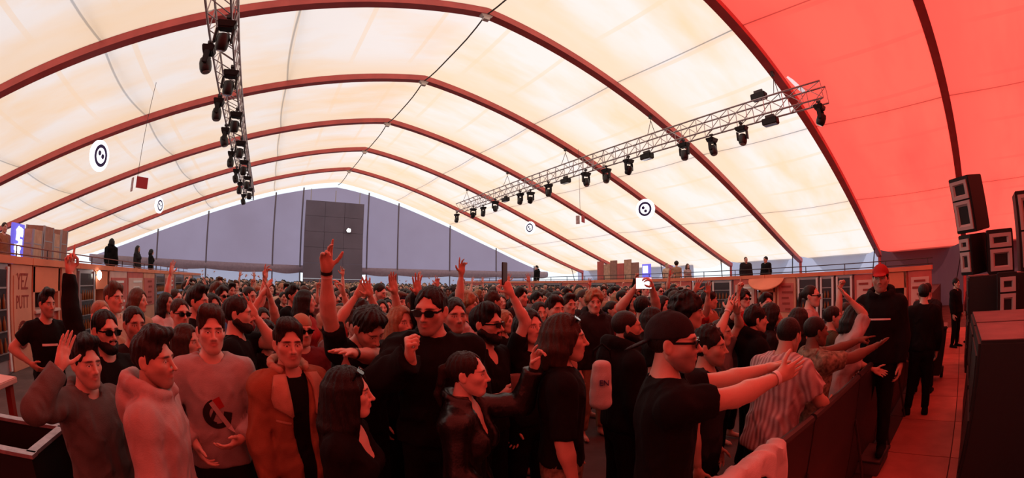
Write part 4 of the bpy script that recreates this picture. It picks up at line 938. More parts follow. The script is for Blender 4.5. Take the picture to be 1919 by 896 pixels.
# ------------------------------------------------------------------ putting a person together
RES = {'A': (.0215, .0047, .0058, .0150, .0074, .034), 'B': (.027, .0074, .0078, .022, .0106, .042), 'C': (.032, .0100, .0092, .028, .0135, .045)}
def obj_from(name, V, F, m, parent, M=None, tint=None):
    me = raw_mesh(name, V, F, [m], tint); o = bpy.data.objects.new(name, me); C.objects.link(o)
    if parent is not None: o.parent = parent
    if M is not None: o.matrix_basis = M
    return o
def head_matrix(p):
    M = Matrix([[*p.HR[i], p.head[i]] for i in range(3)]+[[0, 0, 0, 1]]); return M
def body_parts(p, tier, kind, stub, hands):
    bh, hh, nh = RES[tier][:3]; V, F = build_body(p, bh); parts = [(V, F, np.ones((len(V), 3)))]
    V, F, T = head(kind, hh)
    if stub: T = stubble(V, T, stub)
    parts.append((V @ p.HR.T+p.head, F, T))
    for sd, hd in hands.items():
        V, F, T = hand(hd[0], nh); S_, E_, W_ = p.arm[sd]; H = hand_frame(E_, W_, hd[1], hd[2] if len(hd) > 2 else None)
        V = V*(.9 if p.fem else 1.0)
        if sd < 0: V = V*np.array([-1, 1, 1]); F = F[:, ::-1]
        parts.append((V @ H.T+W_, F, T))
    return join(parts)
PEOPLE = []     # (x, y) of every figure placed by hand
def person(label, u, v, R, face=0., hface=None, fem=False, kind=None, skin='light', hr=('short', 'darkbrown'), top=None, top_col='black', leather=False, under=None, bottom='black', arms=None, tier='A',
           pitch=0., roll=0., lean=0., side=0., twist=0., stub=0., brd=None, glasses=None, hat=None, height=None, base=0., legs=.05, place=None, fat=1., cat='person', group=None, seed=1, shoes='black'):
    P = place if place is not None else at(u, v, R); d = Vector((P.x, P.y, 0)).normalized(); toc = -d; rgt = Vector((d.y, -d.x, 0))
    def yawof(a): a = math.radians(a); f_ = toc*math.cos(a)+rgt*math.sin(a); return math.atan2(-f_.x, f_.y)
    yaw = yawof(face); hy = yawof(hface if hface is not None else face)-yaw; hy = (hy+PI) % (2*PI)-PI
    ht = height or min(1.95, max(1.45, P.z-base)); sc = ht/1.772; hd0 = Pose(fem, lean, side, twist, None, None, hy, pitch, roll, legs).head
    rz = Matrix.Rotation(yaw, 3, 'Z'); off = rz @ Vector((hd0[0], hd0[1], 0))*sc; loc = Vector((P.x-off.x, P.y-off.y, base))
    def local(q): q = rz.transposed() @ (Vector(q)-loc)/sc; return (q.x, q.y, q.z)
    A = {}; hands = {}
    for key, sd in (('R', 1), ('L', -1)):
        a = (arms or {}).get(key)
        if a is None: a = dict(d=((.16, .03, -1), (.04, .25, -1)))
        if 'ik' in a: A[key] = ('ik', local(at(*a['ik'])) if len(a['ik']) == 3 and not a.get('world') else local(a['ik']), a.get('pole', (.5, 0, -1)))
        else: A[key] = ('dir', *a['d'])
        pl = a.get('palm', (-1, 0, 0)); hands[sd] = (a.get('hand', 'relax'), (pl[0]*sd, pl[1], pl[2]))
        if 'bend' in a: hands[sd] += ((a['bend'][0]*sd, a['bend'][1], a['bend'][2]),)
    p = Pose(fem, lean, side, twist, A['R'], A['L'], hy, pitch, roll, legs, fat)
    V, F, T = body_parts(p, tier, kind or ('f' if fem else 'm'), stub, hands)
    b = obj_from('person', V, F, SKIN[skin], None, None, T); b.location = loc; b.rotation_euler = (0, 0, yaw); b.scale = (sc,)*3; tag(b, label, cat, group)
    th, hh, trh = RES[tier][3], RES[tier][4], RES[tier][5]; HM = head_matrix(p)
    tops = {}
    if under: V, F = build_top(p, th*1.1, infl=.004, sleeve='short', hem=.9, neck=under[1], wr=.002, seed=seed+3); obj_from('undershirt', V, F, cloth_mat(under[0]), b)
    kw = dict(sleeve='short', neck='crew'); kw.update(top or {}); kw.setdefault('seed', seed)
    V, F = build_top(p, th, **kw); nm = 'jacket' if kw.get('open_front') or leather else 'hoodie' if kw.get('hood') else 'shirt'
    tops['top'] = obj_from(nm, V, F, cloth_mat(top_col, leather), b)
    V, F = build_trousers(p, trh, seed=seed); obj_from('trousers', V, F, cloth_mat(bottom), b)
    for sd in (1, -1): V, F = build_shoe(p, .022, sd); obj_from('shoe', V, F, cloth_mat(shoes), b)
    if hr: V, F = hair(hr[0], hh, seed % 3); obj_from('hair', V, F, hair_mat(hr[1]), b, HM)
    if brd: V, F = beard(max(hh*.8, .0045), brd[1]); obj_from('beard', V, F, hair_mat(brd[0]), b, HM)
    if hat: V, F = cap_mesh(max(.005, hh), hat[1] == 'back', hat[1] != 'beanie'); obj_from('cap', V, F, cloth_mat(hat[0]), b, HM)
    if glasses:
        g = glasses_mesh().build('sunglasses', mat('sunglass lens', (.006, .006, .007), .12, .6), b)
        g.matrix_basis = HM if glasses == 'on' else HM @ Matrix.Translation((0, .006, .024)) @ Matrix.Rotation(.95, 4, 'X')
    PEOPLE.append((loc.x, loc.y)); b['_'] = 0; del b['_']
    return b, p, tops['top'], local
def decal(shirt, polys, m, name, parent, off=.004, y0=.6):
    """flat print that follows the cloth of the chest; polys: lists of (x, z) in the figure's frame"""
    me = shirt.data; bvh = BVHTree.FromPolygons([v.co[:] for v in me.vertices], [p_.vertices[:] for p_ in me.polygons]); mb = MB()
    for P in polys:
        vs = []
        for x, z in P:
            hit = bvh.ray_cast(Vector((x, y0, z)), Vector((0, -1, 0)))[0]; vs.append((x, (hit.y if hit is not None else .1)+off, z))
        mb.add(vs, [tuple(range(len(P)))])
    return mb.build(name, m, parent)
def arc_polys(c, r0, r1, a0, a1, n=14): return [[(c[0]+r*math.cos(t), c[1]+r*math.sin(t)) for r, t in ((r0, a0+(a1-a0)*i/n), (r1, a0+(a1-a0)*i/n), (r1, a0+(a1-a0)*(i+1)/n), (r0, a0+(a1-a0)*(i+1)/n))] for i in range(n)]
def strip(a, b, w, n=6):
    a = Vector(a); b = Vector(b); d = (b-a).normalized(); q = Vector((-d.y, d.x))*w/2; return [[tuple(a+(b-a)*(i/n)+q), tuple(a+(b-a)*((i+1)/n)+q), tuple(a+(b-a)*((i+1)/n)-q), tuple(a+(b-a)*(i/n)-q)] for i in range(n)]
def band(b, p, sd, t, m, name='wristband', r=.034, w=.018):
    S_, E_, W_ = p.arm[sd]; c = Vector(E_+(W_-E_)*t); d = Vector(W_-E_).normalized(); MB().tube([c-d*w/2, c+d*w/2], r*(.88 if p.fem else 1), 14, cap=False).build(name, m, b, smooth=True)
def wrist_world(b, p, sd, along=.08, palm=.03):
    M = Matrix.LocRotScale(b.location, b.rotation_euler.to_quaternion(), b.scale); S_, E_, W_ = p.arm[sd]; return M @ Vector(W_+nrm(W_-E_)*along)
DOWN = dict(d=((.16, .03, -1), (.04, .25, -1)))
UPO = lambda u, v, R, hand='open', palm=(0, 1, 0), pole=(1, .2, -.6), **k: dict(ik=(u, v, R), hand=hand, palm=palm, pole=pole, **k)
W_BAND = mat('white wristband', (.7, .62, .6), .6); K_BAND = mat('black wristband', (.01, .01, .01), .5)

# ------------------------------------------------------------------ the people who can be told apart
b, p, t, lc = person('man in black T-shirt with hands on hips before the serving hatch', 88, 543, 4.65, 15, hface=35, hr=('quiff', 'black'), top=dict(sleeve='short'), tier='B', stub=.4, skin='tan', seed=2,
    arms=dict(R=dict(d=((.85, -.25, -.75), (-.7, .55, -.5)), hand='relax', palm=(-1, 0, 0)), L=dict(d=((.85, -.25, -.75), (-.7, .55, -.5)), hand='relax', palm=(-1, 0, 0))))
decal(t, strip((-.09, 1.275), (.09, 1.275), .022), M_INKW, 'chest_print', b)
person('man in grey green zip sweatshirt raising a hand to his forehead', 158, 632, 2.32, 35, hface=30, hr=('quiff', 'black'), top=dict(sleeve='long', collar=True, infl=.02, wr=.008), top_col='greygreen', skin='fair', stub=.25, seed=3, kind='m2',
    arms=dict(R=dict(ik=(112, 688, 2.12), pole=(1, .1, -.5), hand='flat', palm=(0, 1, .2), bend=(-.45, .0, .9)), L=DOWN))
b, p, t, lc = person('bearded man in sunglasses and black top reaching a black sleeve up', 197, 578, 2.82, 30, hr=('short', 'black'), brd=('black', .8), glasses='on', top=dict(sleeve='long'), seed=4, skin='light',
    arms=dict(R=UPO(131, 508, 2.9, 'point', (0, 1, 0), (1, -.2, -.3)), L=DOWN))
person('man in pinkish grey hoodie seen half from the side', 285, 618, 2.02, 72, hface=58, hr=('quiff', 'darkbrown'), top=dict(sleeve='long', hood=True, infl=.024, neck='hood', wr=.008, hem=.86), top_col='pinkgrey', skin='light', stub=.55, bottom='denim', seed=5, kind='m3')
person('woman with long brown hair behind the sweater man', 350, 606, 3.05, 55, fem=True, hr=('long', 'brown'), top=dict(sleeve='long'), top_col='maroon', tier='B', seed=6)
b, p, t, lc = person('man in pale grey sweater with a round chest emblem facing the camera', 395, 575, 2.55, 4, hface=8, hr=('side', 'brown'), top=dict(sleeve='long', infl=.02, wr=.006, hem=.86), top_col='heather', skin='fair', stub=.15, bottom='charcoal', seed=7,
    arms=dict(R=dict(ik=(366, 832, 2.38), pole=(1, -.4, -.4), hand='relax', palm=(-1, 0, .2), bend=(-.35, .45, -.8)), L=dict(ik=(452, 822, 2.36), pole=(1, -.4, -.4), hand='relax', palm=(-1, 0, .3), bend=(-.8, .45, -.3))))
for a0, a1 in ((-1.35, 1.25), (3.55, 4.25)): decal(t, arc_polys((.0, 1.195), .050, .088, a0, a1), mat('black print', (.02, .012, .012), .8), 'emblem_ring', b)
for a0, a1 in ((4.25, 4.95),): decal(t, arc_polys((.0, 1.195), .058, .088, a0, a1), mat('black print', (.02, .012, .012), .8), 'emblem_ring', b)
decal(t, strip((.03, 1.30), (-.075, 1.10), .0, 1)[:0]+strip((.052, 1.14), (.0, 1.24), .022), mat('black print', (.02, .012, .012), .8), 'emblem_bar', b, off=.005)
decal(t, strip((-.045, 1.13), (-.062, 1.20), .05, 3), mat('black print', (.02, .012, .012), .8), 'emblem_block', b, off=.005)
decal(t, strip((.005, 1.285), (-.022, 1.225), .045, 3), mat('red print', (.42, .02, .02), .8), 'emblem_patch', b, off=.005)
decal(t, strip((.035, 1.265), (-.075, 1.09), .028, 8), mat('pale print', (.48, .42, .42), .8), 'emblem_slash', b, off=.006)
nk = [p.tf((.067*math.sin(a), -.006+.075*math.cos(a), 1.462-.022*math.cos(a))) for a in np.linspace(0, 2*PI, 25)]
MB().tube([Vector(q) for q in nk], .0085, 6).build('neck_rib', cloth_mat('charcoal'), b, smooth=True)
b, p, t, lc = person('bearded man in black T-shirt in profile lifting one hand beside the sweater man', 447, 552, 3.2, 78, hr=('short', 'darkbrown'), brd=('darkbrown', .7), tier='B', seed=8, skin='light',
    arms=dict(R=DOWN, L=UPO(478, 592, 3.2, 'open', (-.6, .3, 0), (.4, .3, -1))))
b, p, t, lc = person('man in brown suede jacket with a shearling collar over a black T-shirt', 540, 600, 2.4, 28, hface=14, hr=('side', 'darkbrown'), top=dict(sleeve='long', infl=.021, open_front=(.062, .045), neck='none', wr=.009, hem=.82), top_col='suede', under=('black', 'crew'), skin='light', stub=.2, seed=9, kind='m3')
def sheet(shirt, rows, m, name, parent, off, thick):          # a flat piece of cloth lying on the chest
    me = shirt.data; bvh = BVHTree.FromPolygons([v.co[:] for v in me.vertices], [q.vertices[:] for q in me.polygons]); G = []
    for r in rows:
        G.append([])
        for x, z in r:
            h_ = bvh.ray_cast(Vector((x, .6, z)), Vector((0, -1, 0)))[0]; y = h_.y if h_ is not None else .02; G[-1].append((x, y+off, z))
    o = MB().grid(G).build(name, m, parent, smooth=True); q = o.modifiers.new('thickness', 'SOLIDIFY'); q.thickness = thick; q.offset = 1; return o
for sx in (-1, 1):
    inn = [(.068, 1.475), (.074, 1.43), (.076, 1.38), (.074, 1.32), (.070, 1.26)]; out = [(.135, 1.47), (.165, 1.42), (.178, 1.36), (.165, 1.315), (.074, 1.25)]
    sheet(t, [[(sx*(i_[0]+(o_[0]-i_[0])*k/6), i_[1]+(o_[1]-i_[1])*k/6) for k in range(7)] for i_, o_ in zip(inn, out)], cloth_mat('shearling'), 'lapel', b, .006, .016)
gC = Field((-.2, -.25, 1.3), (.2, .2, 1.65), .011)
pts = [p.tf((.105*math.sin(a), -.022-.105*math.cos(a), 1.545-.06*(1-math.cos(a))/2)) for a in np.linspace(-2.2, 2.2, 11)]
for q0, q1 in zip(pts[:-1], pts[1:]): gC.cone(q0, q1, .021, .021, .015)
V, F = gC.mesh(); obj_from('collar', V, F, cloth_mat('shearling'), b)
for sx in (-1, 1): decal(t, strip((sx*.16, 1.235), (sx*.085, 1.215), .012, 3), cloth_mat('shearling'), 'pocket_flap', b, off=.004)
b, p, t, lc = person('young woman with long dark hair and sunglasses pushed up, in the front row', 652, 685, 1.85, 70, hface=82, fem=True, hr=('long', 'black'), top=dict(sleeve='half', neck='scoop'), skin='fair', glasses='up', seed=10)
MB().tube([Vector(p.tf(q)) for q in [(.16, .07, 1.0), (.13, .12, 1.2), (.11, .09, 1.36), (.09, .0, 1.475), (.07, -.10, 1.42), (.0, -.14, 1.2), (-.08, -.14, 1.0)]], .007, 6).build('bag_strap', mat('grey strap', (.35, .3, .3), .5), b, smooth=True)
b, p, t, lc = person('dark-haired man in black looking down with one bare arm straight up', 690, 574, 2.7, 30, hface=42, pitch=.55, roll=.15, height=1.80, hr=('side', 'darkbrown'), stub=.4, seed=11, lean=.08,
    arms=dict(R=UPO(611, 496, 2.44, 'horns', (0, 1, .1), (1, .3, -.2)), L=dict(ik=(648, 662, 2.28), pole=(.6, .2, -1), hand='flat', palm=(0, -.2, -1))))
band(b, p, 1, .97, K_BAND); band(b, p, 1, .88, W_BAND, w=.01); band(b, p, -1, .93, K_BAND); BOT = wrist_world(b, p, -1, .09)-Vector((0, 0, .11))
person('man in a pale tan cap behind the suede jacket', 566, 588, 3.35, 20, hr=('buzz', 'brown'), hat=('tan', 'beanie'), top_col='maroon', tier='B', seed=12, glasses='on')
person('blond woman with a black sleeved arm up and open hand beside the bomber jacket man', 752, 572, 3.25, 35, fem=True, hr=('long', 'blond'), top=dict(sleeve='long', infl=.02), tier='B', seed=13, skin='fair',
    arms=dict(L=UPO(783, 545, 3.1, 'open', (0, 1, 0), (1, 0, -.6)), R=DOWN))
b, p, t, lc = person('tall man in black bomber jacket and sunglasses holding a fist before his chest', 808, 533, 2.48, -8, hface=-22, hr=('short', 'black'), glasses='on', top=dict(sleeve='long', infl=.034, collar=True, neck='hood', wr=.011, hem=.9), top_col='black', skin='light', stub=.5, seed=14, pitch=.12,
    arms=dict(R=dict(ik=(770, 672, 2.12), pole=(1, .2, -1), hand='fist', palm=(-1, -.3, 0), bend=(.1, .3, .9)), L=DOWN))
b, p, t, lc = person('bearded man in sunglasses and black V-neck holding a cup', 912, 570, 2.85, 52, hface=62, hr=('side', 'black'), brd=('black', 1.0), glasses='on', top=dict(sleeve='short', neck='vee'), skin='light', seed=15,
    arms=dict(R=dict(ik=(940, 744, 2.55), pole=(.6, -.4, -1), hand='grip', palm=(-1, 0, 0)), L=DOWN))
CUP = wrist_world(b, p, 1, .10)+Vector((0, 0, .055))
b, p, t, lc = person('woman with tied-back brown hair in black leather jacket raising a hand', 876, 655, 2.08, 72, hface=80, fem=True, kind='f2', hr=('pony', 'darkbrown'), top=dict(sleeve='long', infl=.026, open_front=(.07, .05), neck='none', collar=True, hem=.95), leather=True, under=('black', 'scoop'), skin='fair', seed=16,
    arms=dict(L=dict(ik=(1001, 690, 2.18), pole=(.3, .3, -1), hand='snap', palm=(-.5, .6, 0), bend=(-.1, .15, 1)), R=dict(d=((.2, .1, -1), (-.15, .75, -.55)), hand='relax')))
band(b, p, -1, .98, K_BAND)
b, p, t, lc = person('woman holding a phone up on a bent bare arm behind the bearded man', 992, 578, 3.1, 40, fem=True, hr=('long', 'black'), tier='B', seed=17, skin='fair', arms=dict(R=UPO(958, 550, 2.95, 'grip', (0, -.3, 0), (-.9, .3, -.6)), L=DOWN))
ph_pos = wrist_world(b, p, 1, .1)
b, p, t, lc = person('person with chin length brown hair in black T-shirt and camouflage trousers', 1060, 588, 2.3, 95, hface=88, hr=('bob', 'brown'), glasses='up', bottom='camo', top=dict(sleeve='half', hem=.94), skin='light', seed=18, stub=.2)
person('bearded man with shaved head in black hooded top facing the stage', 1175, 579, 3.05, 115, hface=105, hr=('buzz', 'darkbrown'), brd=('black', 1.2), top=dict(sleeve='long', hood=True, infl=.026, neck='hood'), skin='tan', tier='B', seed=19, fat=1.06)
b, p, t, lc = person('man in backward black cap and glasses stretching both bare arms forward', 1262, 583, 1.86, 92, hface=84, hr=('buzz', 'darkbrown'), hat=('charcoal', 'back'), stub=.75, glasses='on', top=dict(sleeve='short', infl=.018), skin='light', seed=20,
    arms=dict(R=dict(ik=(1462, 706, 2.0), pole=(.5, 0, -1), hand='flat', palm=(-1, 0, .25)), L=dict(ik=(1440, 690, 2.32), pole=(.5, 0, -1), hand='relax', palm=(-.6, 0, -1))))
band(b, p, 1, .93, W_BAND, w=.022)
person('dark-haired man just behind the backward cap, facing the stage', 1332, 612, 2.65, 75, hr=('messy', 'black'), top_col='charcoal', tier='B', seed=21, stub=.5, skin='tan')
person('man with a big mop of black curls facing the stage', 1290, 553, 3.3, 95, hr=('curly', 'black'), tier='B', seed=22, skin='tan', top_col='charcoal')
b, p, t, lc = person('person with wristbands clapping both hands overhead behind the curly-haired man', 1352, 598, 3.8, 70, hr=('short', 'brown'), tier='B', seed=23, arms=dict(R=UPO(1365, 582, 3.65, 'open', (-1, 0, 0), (1, .2, 0)), L=UPO(1382, 585, 3.75, 'open', (-1, 0, 0), (1, .2, 0))), top_col='grey')
band(b, p, 1, .95, W_BAND); band(b, p, -1, .95, W_BAND)
person('man in pale striped shirt leaning on the barrier, seen from behind', 1480, 588, 2.95, 140, hface=150, hr=('buzz', 'black'), top=dict(sleeve='short', infl=.03, wr=.012, loose=.02, hem=.84), top_col='striped', bottom='charcoal', seed=24, skin='tan', lean=.18,
    arms=dict(R=dict(d=((.2, .8, -.7), (-.3, .9, -.2))), L=dict(d=((.2, .8, -.7), (-.3, .9, -.2)))))
b, p, t, lc = person('brown-skinned man in patterned shirt pointing both arms at the stage', 1530, 590, 3.42, 118, hface=120, hr=('buzz', 'black'), top=dict(sleeve='short', infl=.022, wr=.008), top_col='camo', skin='brown', tier='A', seed=25,
    arms=dict(R=dict(ik=(1645, 648, 3.62), pole=(.5, 0, -1), hand='flat', palm=(-.3, 0, 1)), L=dict(ik=(1660, 622, 3.95), pole=(.5, 0, -1), hand='point', palm=(0, 0, -1))))
person('woman in pale shirt leaning over the barrier with one bare arm up', 1605, 606, 4.1, 110, fem=True, hr=('bob', 'black'), top=dict(sleeve='half', infl=.026, wr=.01, hem=.86), top_col='pinkgrey', tier='B', seed=26, lean=.25, height=1.66,
    arms=dict(R=UPO(1591, 560, 3.95, 'flat', (0, 1, 0), (-.2, 1, -.4)), L=dict(d=((.2, .8, -.6), (-.2, .9, -.1)))))
b, p, t, lc = person('steward in red cap and black hooded top standing above the barrier', 1650, 497, 4.5, -12, hface=-5, hr=('short', 'black'), hat=('red', 'front'), top=dict(sleeve='long', hood=True, infl=.028, neck='hood', hem=.88), top_col='black', skin='tan', stub=.5, tier='A', seed=27, base=.17, height=1.80)
decal(t, strip((.085, 1.285), (-.13, 1.285), .016), M_INKW, 'chest_print', b); decal(t, [[(.12, 1.31), (.09, 1.31), (.10, 1.26)]], M_INKW, 'chest_logo', b)
st = empty('pit_step', (PEOPLE[-1][0], PEOPLE[-1][1], 0)); tag(st, 'dark wooden step under the red cap steward', 'step'); MB().box((0, 0, .10), (.5, .4, .14)).build('step_box', M_DECK, st, bevel=.01); MB().box((0, 0, .163), (.52, .42, .012)).build('tread', M_BLACK, st)
person('dark-clothed steward in the pit halfway to the wheelie bin, back to the stage', 0, 0, 0, 190, place=Vector((6.35, .48, 1.72)), hr=('short', 'black'), top=dict(sleeve='long', infl=.022), tier='B', seed=28)
person('dark-clothed steward in the pit next to the wheelie bin', 0, 0, 0, 170, place=Vector((7.55, .5, 1.70)), hr=('buzz', 'black'), top=dict(sleeve='long', infl=.022), top_col='charcoal', tier='B', seed=29)
person('person in black walking at the far pit end beyond the wheelie bin', 0, 0, 0, 60, place=Vector((12.0, .0, 1.62)), hr=('messy', 'black'), top=dict(sleeve='long', infl=.03), tier='B', seed=30)
person('person in maroon and black standing past the far pit end', 0, 0, 0, 200, place=Vector((12.6, -.45, 1.6)), hr=('long', 'darkbrown'), fem=True, top_col='maroon', top=dict(sleeve='long'), tier='B', seed=31)
# more arms and heads that stand out in the second and third rows
SEC = [('man behind the looking-down man with a bare forearm raised and tilted', 722, 585, 3.35, 40, dict(hr=('short', 'brown'), arms=dict(L=UPO(738, 522, 3.2, 'flat', (0, 1, 0), (1, .2, -.5)), R=DOWN), top_col='charcoal')),
 ('person with both open hands high beside the straight raised arm', 668, 580, 3.7, 25, dict(hr=('messy', 'brown'), arms=dict(R=UPO(668, 555, 3.55, 'open', (0, 1, 0)), L=UPO(694, 553, 3.55, 'open', (0, 1, 0))), top_col='red')),
 ('person with one curled hand up behind the tan cap', 640, 572, 3.9, 30, dict(hr=('short', 'blond'), arms=dict(L=UPO(642, 540, 3.8, 'relax', (-1, 0, 0)), R=DOWN), top_col='grey', fem=True)),
 ('person clapping overhead left of the tan cap', 492, 575, 4.3, 20, dict(hr=('short', 'darkbrown'), arms=dict(R=UPO(492, 552, 4.1, 'flat', (-1, 0, 0)), L=UPO(505, 550, 4.1, 'flat', (-1, 0, 0))), top_col='maroon')),
 ('person in a black bucket style hat behind the profile man', 500, 600, 3.6, 30, dict(hr=('bob', 'black'), hat=('black', 'beanie'), fem=True)),
 ('man in white T-shirt and sunglasses left of the profile man', 338, 558, 3.9, 25, dict(hr=('short', 'brown'), glasses='on', top_col='white')),
 ('man with black hair in dark top between hoodie and sweater men', 372, 537, 4.2, 60, dict(hr=('quiff', 'black'), stub=.4)),
 ('man with fair hair behind the bearded man in sunglasses', 214, 530, 4.4, 40, dict(hr=('side', 'fairbrown'), top_col='cream')),
 ('man with dark hair behind the hoodie man', 252, 572, 3.2, 20, dict(hr=('short', 'darkbrown'), stub=.4, top_col='charcoal', skin='tan')),
 ('bald man in a pale top above the bearded man in sunglasses', 190, 560, 3.6, 30, dict(hr=('buzz', 'blond'), top_col='tan', skin='fair')),
 ('dark-haired man right behind the bomber jacket', 852, 558, 3.2, 20, dict(hr=('short', 'black'), top_col='charcoal', stub=.3)),
 ('man with brown hair in a tan top behind the leather jacket hand', 1040, 555, 4.3, 35, dict(hr=('side', 'darkbrown'), top_col='tan', stub=.3)),
 ('woman with light face and long hair right of the phone hand', 1012, 565, 4.8, 20, dict(hr=('long', 'darkbrown'), fem=True, top_col='navy')),
 ('man lifting a white phone in both hands under the red poster board', 1205, 553, 4.6, 200, dict(hr=('short', 'black'), arms=dict(R=UPO(1222, 537, 4.3, 'grip', (-1, 0, 0), (1, 0, -.3)), L=UPO(1192, 539, 4.3, 'grip', (-1, 0, 0), (1, 0, -.3))), top_col='black', hface=150)),
 ('dark-haired woman in black between shaved head and backward cap', 1225, 575, 4.0, 95, dict(hr=('long', 'black'), fem=True)),
 ('man in black with thick dark hair right of the wristband clapper', 1418, 573, 4.0, 110, dict(hr=('messy', 'black'), top=dict(sleeve='long', hood=True, neck='hood', infl=.026), fat=1.08)),
 ('woman with dark bob right of the thick-haired man', 1447, 568, 4.6, 100, dict(hr=('bob', 'black'), fem=True, top_col='charcoal')),
 ('person in dark green top behind the patterned shirt', 1562, 572, 4.7, 105, dict(hr=('short', 'darkbrown'), top_col='olive')),
 ('person in black behind the striped shirt with hair over the collar', 1500, 575, 4.4, 110, dict(hr=('longback', 'darkbrown'), fem=True)),
 ('woman with both bare arms up left of the curly-haired man', 1300, 560, 5.2, 30, dict(hr=('long', 'brown'), fem=True, arms=dict(R=UPO(1303, 545, 5.0, 'open', (0, 1, 0)), L=UPO(1328, 545, 5.0, 'open', (0, 1, 0))), top_col='red')),
 ('person with one fist up at the fridge side near the red cap', 1588, 566, 5.6, 60, dict(hr=('short', 'brown'), arms=dict(R=UPO(1575, 540, 5.4, 'fist', (0, 1, 0)), L=DOWN), top_col='grey'))]
for i, (lb, u, v, R, fc, kw) in enumerate(SEC):
    kw = dict(kw); kw.setdefault('tier', 'B'); person(lb, u, v, R, fc, seed=40+i, **kw)
WHITEPHONE = at(1207, 531, 4.25)
# deck visitors
for lb, u, v, X, fc, kw in [('person in a black hood standing on the bar deck', 211, 446, -6.7, 150, dict(hr=('long', 'black'), top=dict(sleeve='long', hood=True, infl=.03, neck='hood'))),
  ('woman with long hair on the bar deck beside the black hood', 260, 451, -6.7, 60, dict(hr=('long', 'darkbrown'), fem=True, top=dict(sleeve='long', infl=.03), top_col='charcoal')),
  ('smaller person in black on the bar deck, farther than the long-haired woman', 285, 464, -6.7, 100, dict(hr=('bob', 'black'), fem=True, top=dict(sleeve='long', infl=.03))),
  ('person in dark coat on the fridge deck, paler one of the pair', 1398, 481, 16.9, 20, dict(hr=('buzz', 'brown'), top=dict(sleeve='long', infl=.04), top_col='charcoal')),
  ('person in black coat with dark hair on the fridge deck, by the white opening pair', 1435, 481, 16.9, -40, dict(hr=('messy', 'black'), top=dict(sleeve='long', infl=.04))),
  ('person bent in dark clothes on the far fridge deck beside the white opening', 1006, 497, 16.9, -60, dict(hr=('messy', 'black'), top=dict(sleeve='long', hood=True, neck='hood', infl=.03))),
  ('person with large dark hair at the far deck railing', 1268, 490, 17.0, 180, dict(hr=('curly', 'darkbrown'), top_col='tan')),
  ('person in a pale top at the far deck railing, left of the large dark hair', 1250, 493, 17.4, 40, dict(hr=('short', 'blond'), top_col='cream')),
  ('person in a pale top at the far deck railing, right of the large dark hair', 1289, 494, 17.4, 30, dict(hr=('long', 'fairbrown'), fem=True, top_col='pinkgrey')),
  ('person in brown on the bar deck near the glowing sign', 10, 416, -7.3, 30, dict(hr=('short', 'brown'), top_col='suede', top=dict(sleeve='long'))),
  ('person in red on the bar deck near the brown cases', 98, 432, -8.4, 60, dict(hr=('short', 'darkbrown'), top_col='maroon', top=dict(sleeve='long')))]:
    P = onX(u, v, X); person(lb, u, v, 0, fc, place=P, base=1.1, tier='C', seed=70+u % 7, **kw)
# ------------------------------------------------------------------ things they hold or wear loose
cup = empty('beer_cup', CUP-Vector((0, 0, .07))); tag(cup, 'clear plastic cup held by the bearded man in the V-neck', 'cup')
gl = mat('clear cup plastic', (.55, .35, .32), .2, .5); gl.node_tree.nodes['Principled BSDF'].inputs['Transmission Weight'].default_value = .5
MB().lathe([(.030, 0), (.032, .004), (.042, .125), (.0405, .125), (.031, .01)], 18).build('cup_wall', gl, cup, smooth=True); MB().lathe([(.0305, .012), (.037, .085)], 16).build('drink', mat('beer', (.45, .20, .06), .2, .5), cup, smooth=True)
def phone(P, lit, label, rz, tilt=0):
    e = empty('smartphone', P, rz); e.rotation_euler = (tilt, 0, rz); tag(e, label, 'phone'); MB().box((0, 0, 0), (.075, .009, .155)).build('phone_body', M_BLACKP, e, bevel=.003)
    MB().box((0, .0052, 0), (.068, .001, .143)).build('phone_screen', glow('phone glow', (.9, .93, 1), 1.2) if lit else mat('phone glass', (.03, .03, .035), .1, .6), e)
phone(ph_pos+Vector((.0, 0, .05)), False, 'dark phone in the raised hand behind the bearded man', .6)
e = empty('lifted_phone', WHITEPHONE, 0); tag(e, 'bright white tablet-sized phone lifted under the red poster board', 'phone')
dv = -Vector((WHITEPHONE.x, WHITEPHONE.y, 0)).normalized(); e.rotation_euler = (0, 0, math.atan2(-dv.x, dv.y))
MB().box((0, 0, 0), (.16, .012, .115)).build('phone_body', M_WHITE, e, bevel=.004); MB().box((0, .0068, 0), (.148, .001, .103)).build('phone_screen', glow('phone glow', (.9, .93, 1), 1.2), e)
P = at(1127, 715, 2.72); e = empty('white_bag', P); tag(e, 'white soft bag with dark lettering worn on the back of the hooded man', 'bag'); dv = -Vector((P.x, P.y, 0)).normalized(); e.rotation_euler = (0, 0, math.atan2(-dv.x, dv.y))
gB = Field((-.12, -.08, -.2), (.12, .08, .2), .009); [gB.cone((x, 0, -.14), (x*.8, 0, .10), .042, .034, .03) for x in (-.032, 0, .032)]; X_, Y_, Z_ = gB.full(); gB.d += (.004*noise(X_, Y_, Z_, 60, 5)).astype(f32)
V, F = gB.mesh(); obj_from('bag_body', V, F, cloth_mat('white'), e); lettering('EN', .05, M_NAVY, e, Matrix.Translation((-.02, .05, -.0)) @ Matrix.Rotation(PI, 4, 'Z') @ Matrix.Rotation(PI/2, 4, 'X'))
MB().tube([(-.06, 0, .12), (-.05, 0, .2), (.0, 0, .24), (.05, 0, .2), (.06, 0, .12)], .008, 6).build('strap', cloth_mat('black'), e)
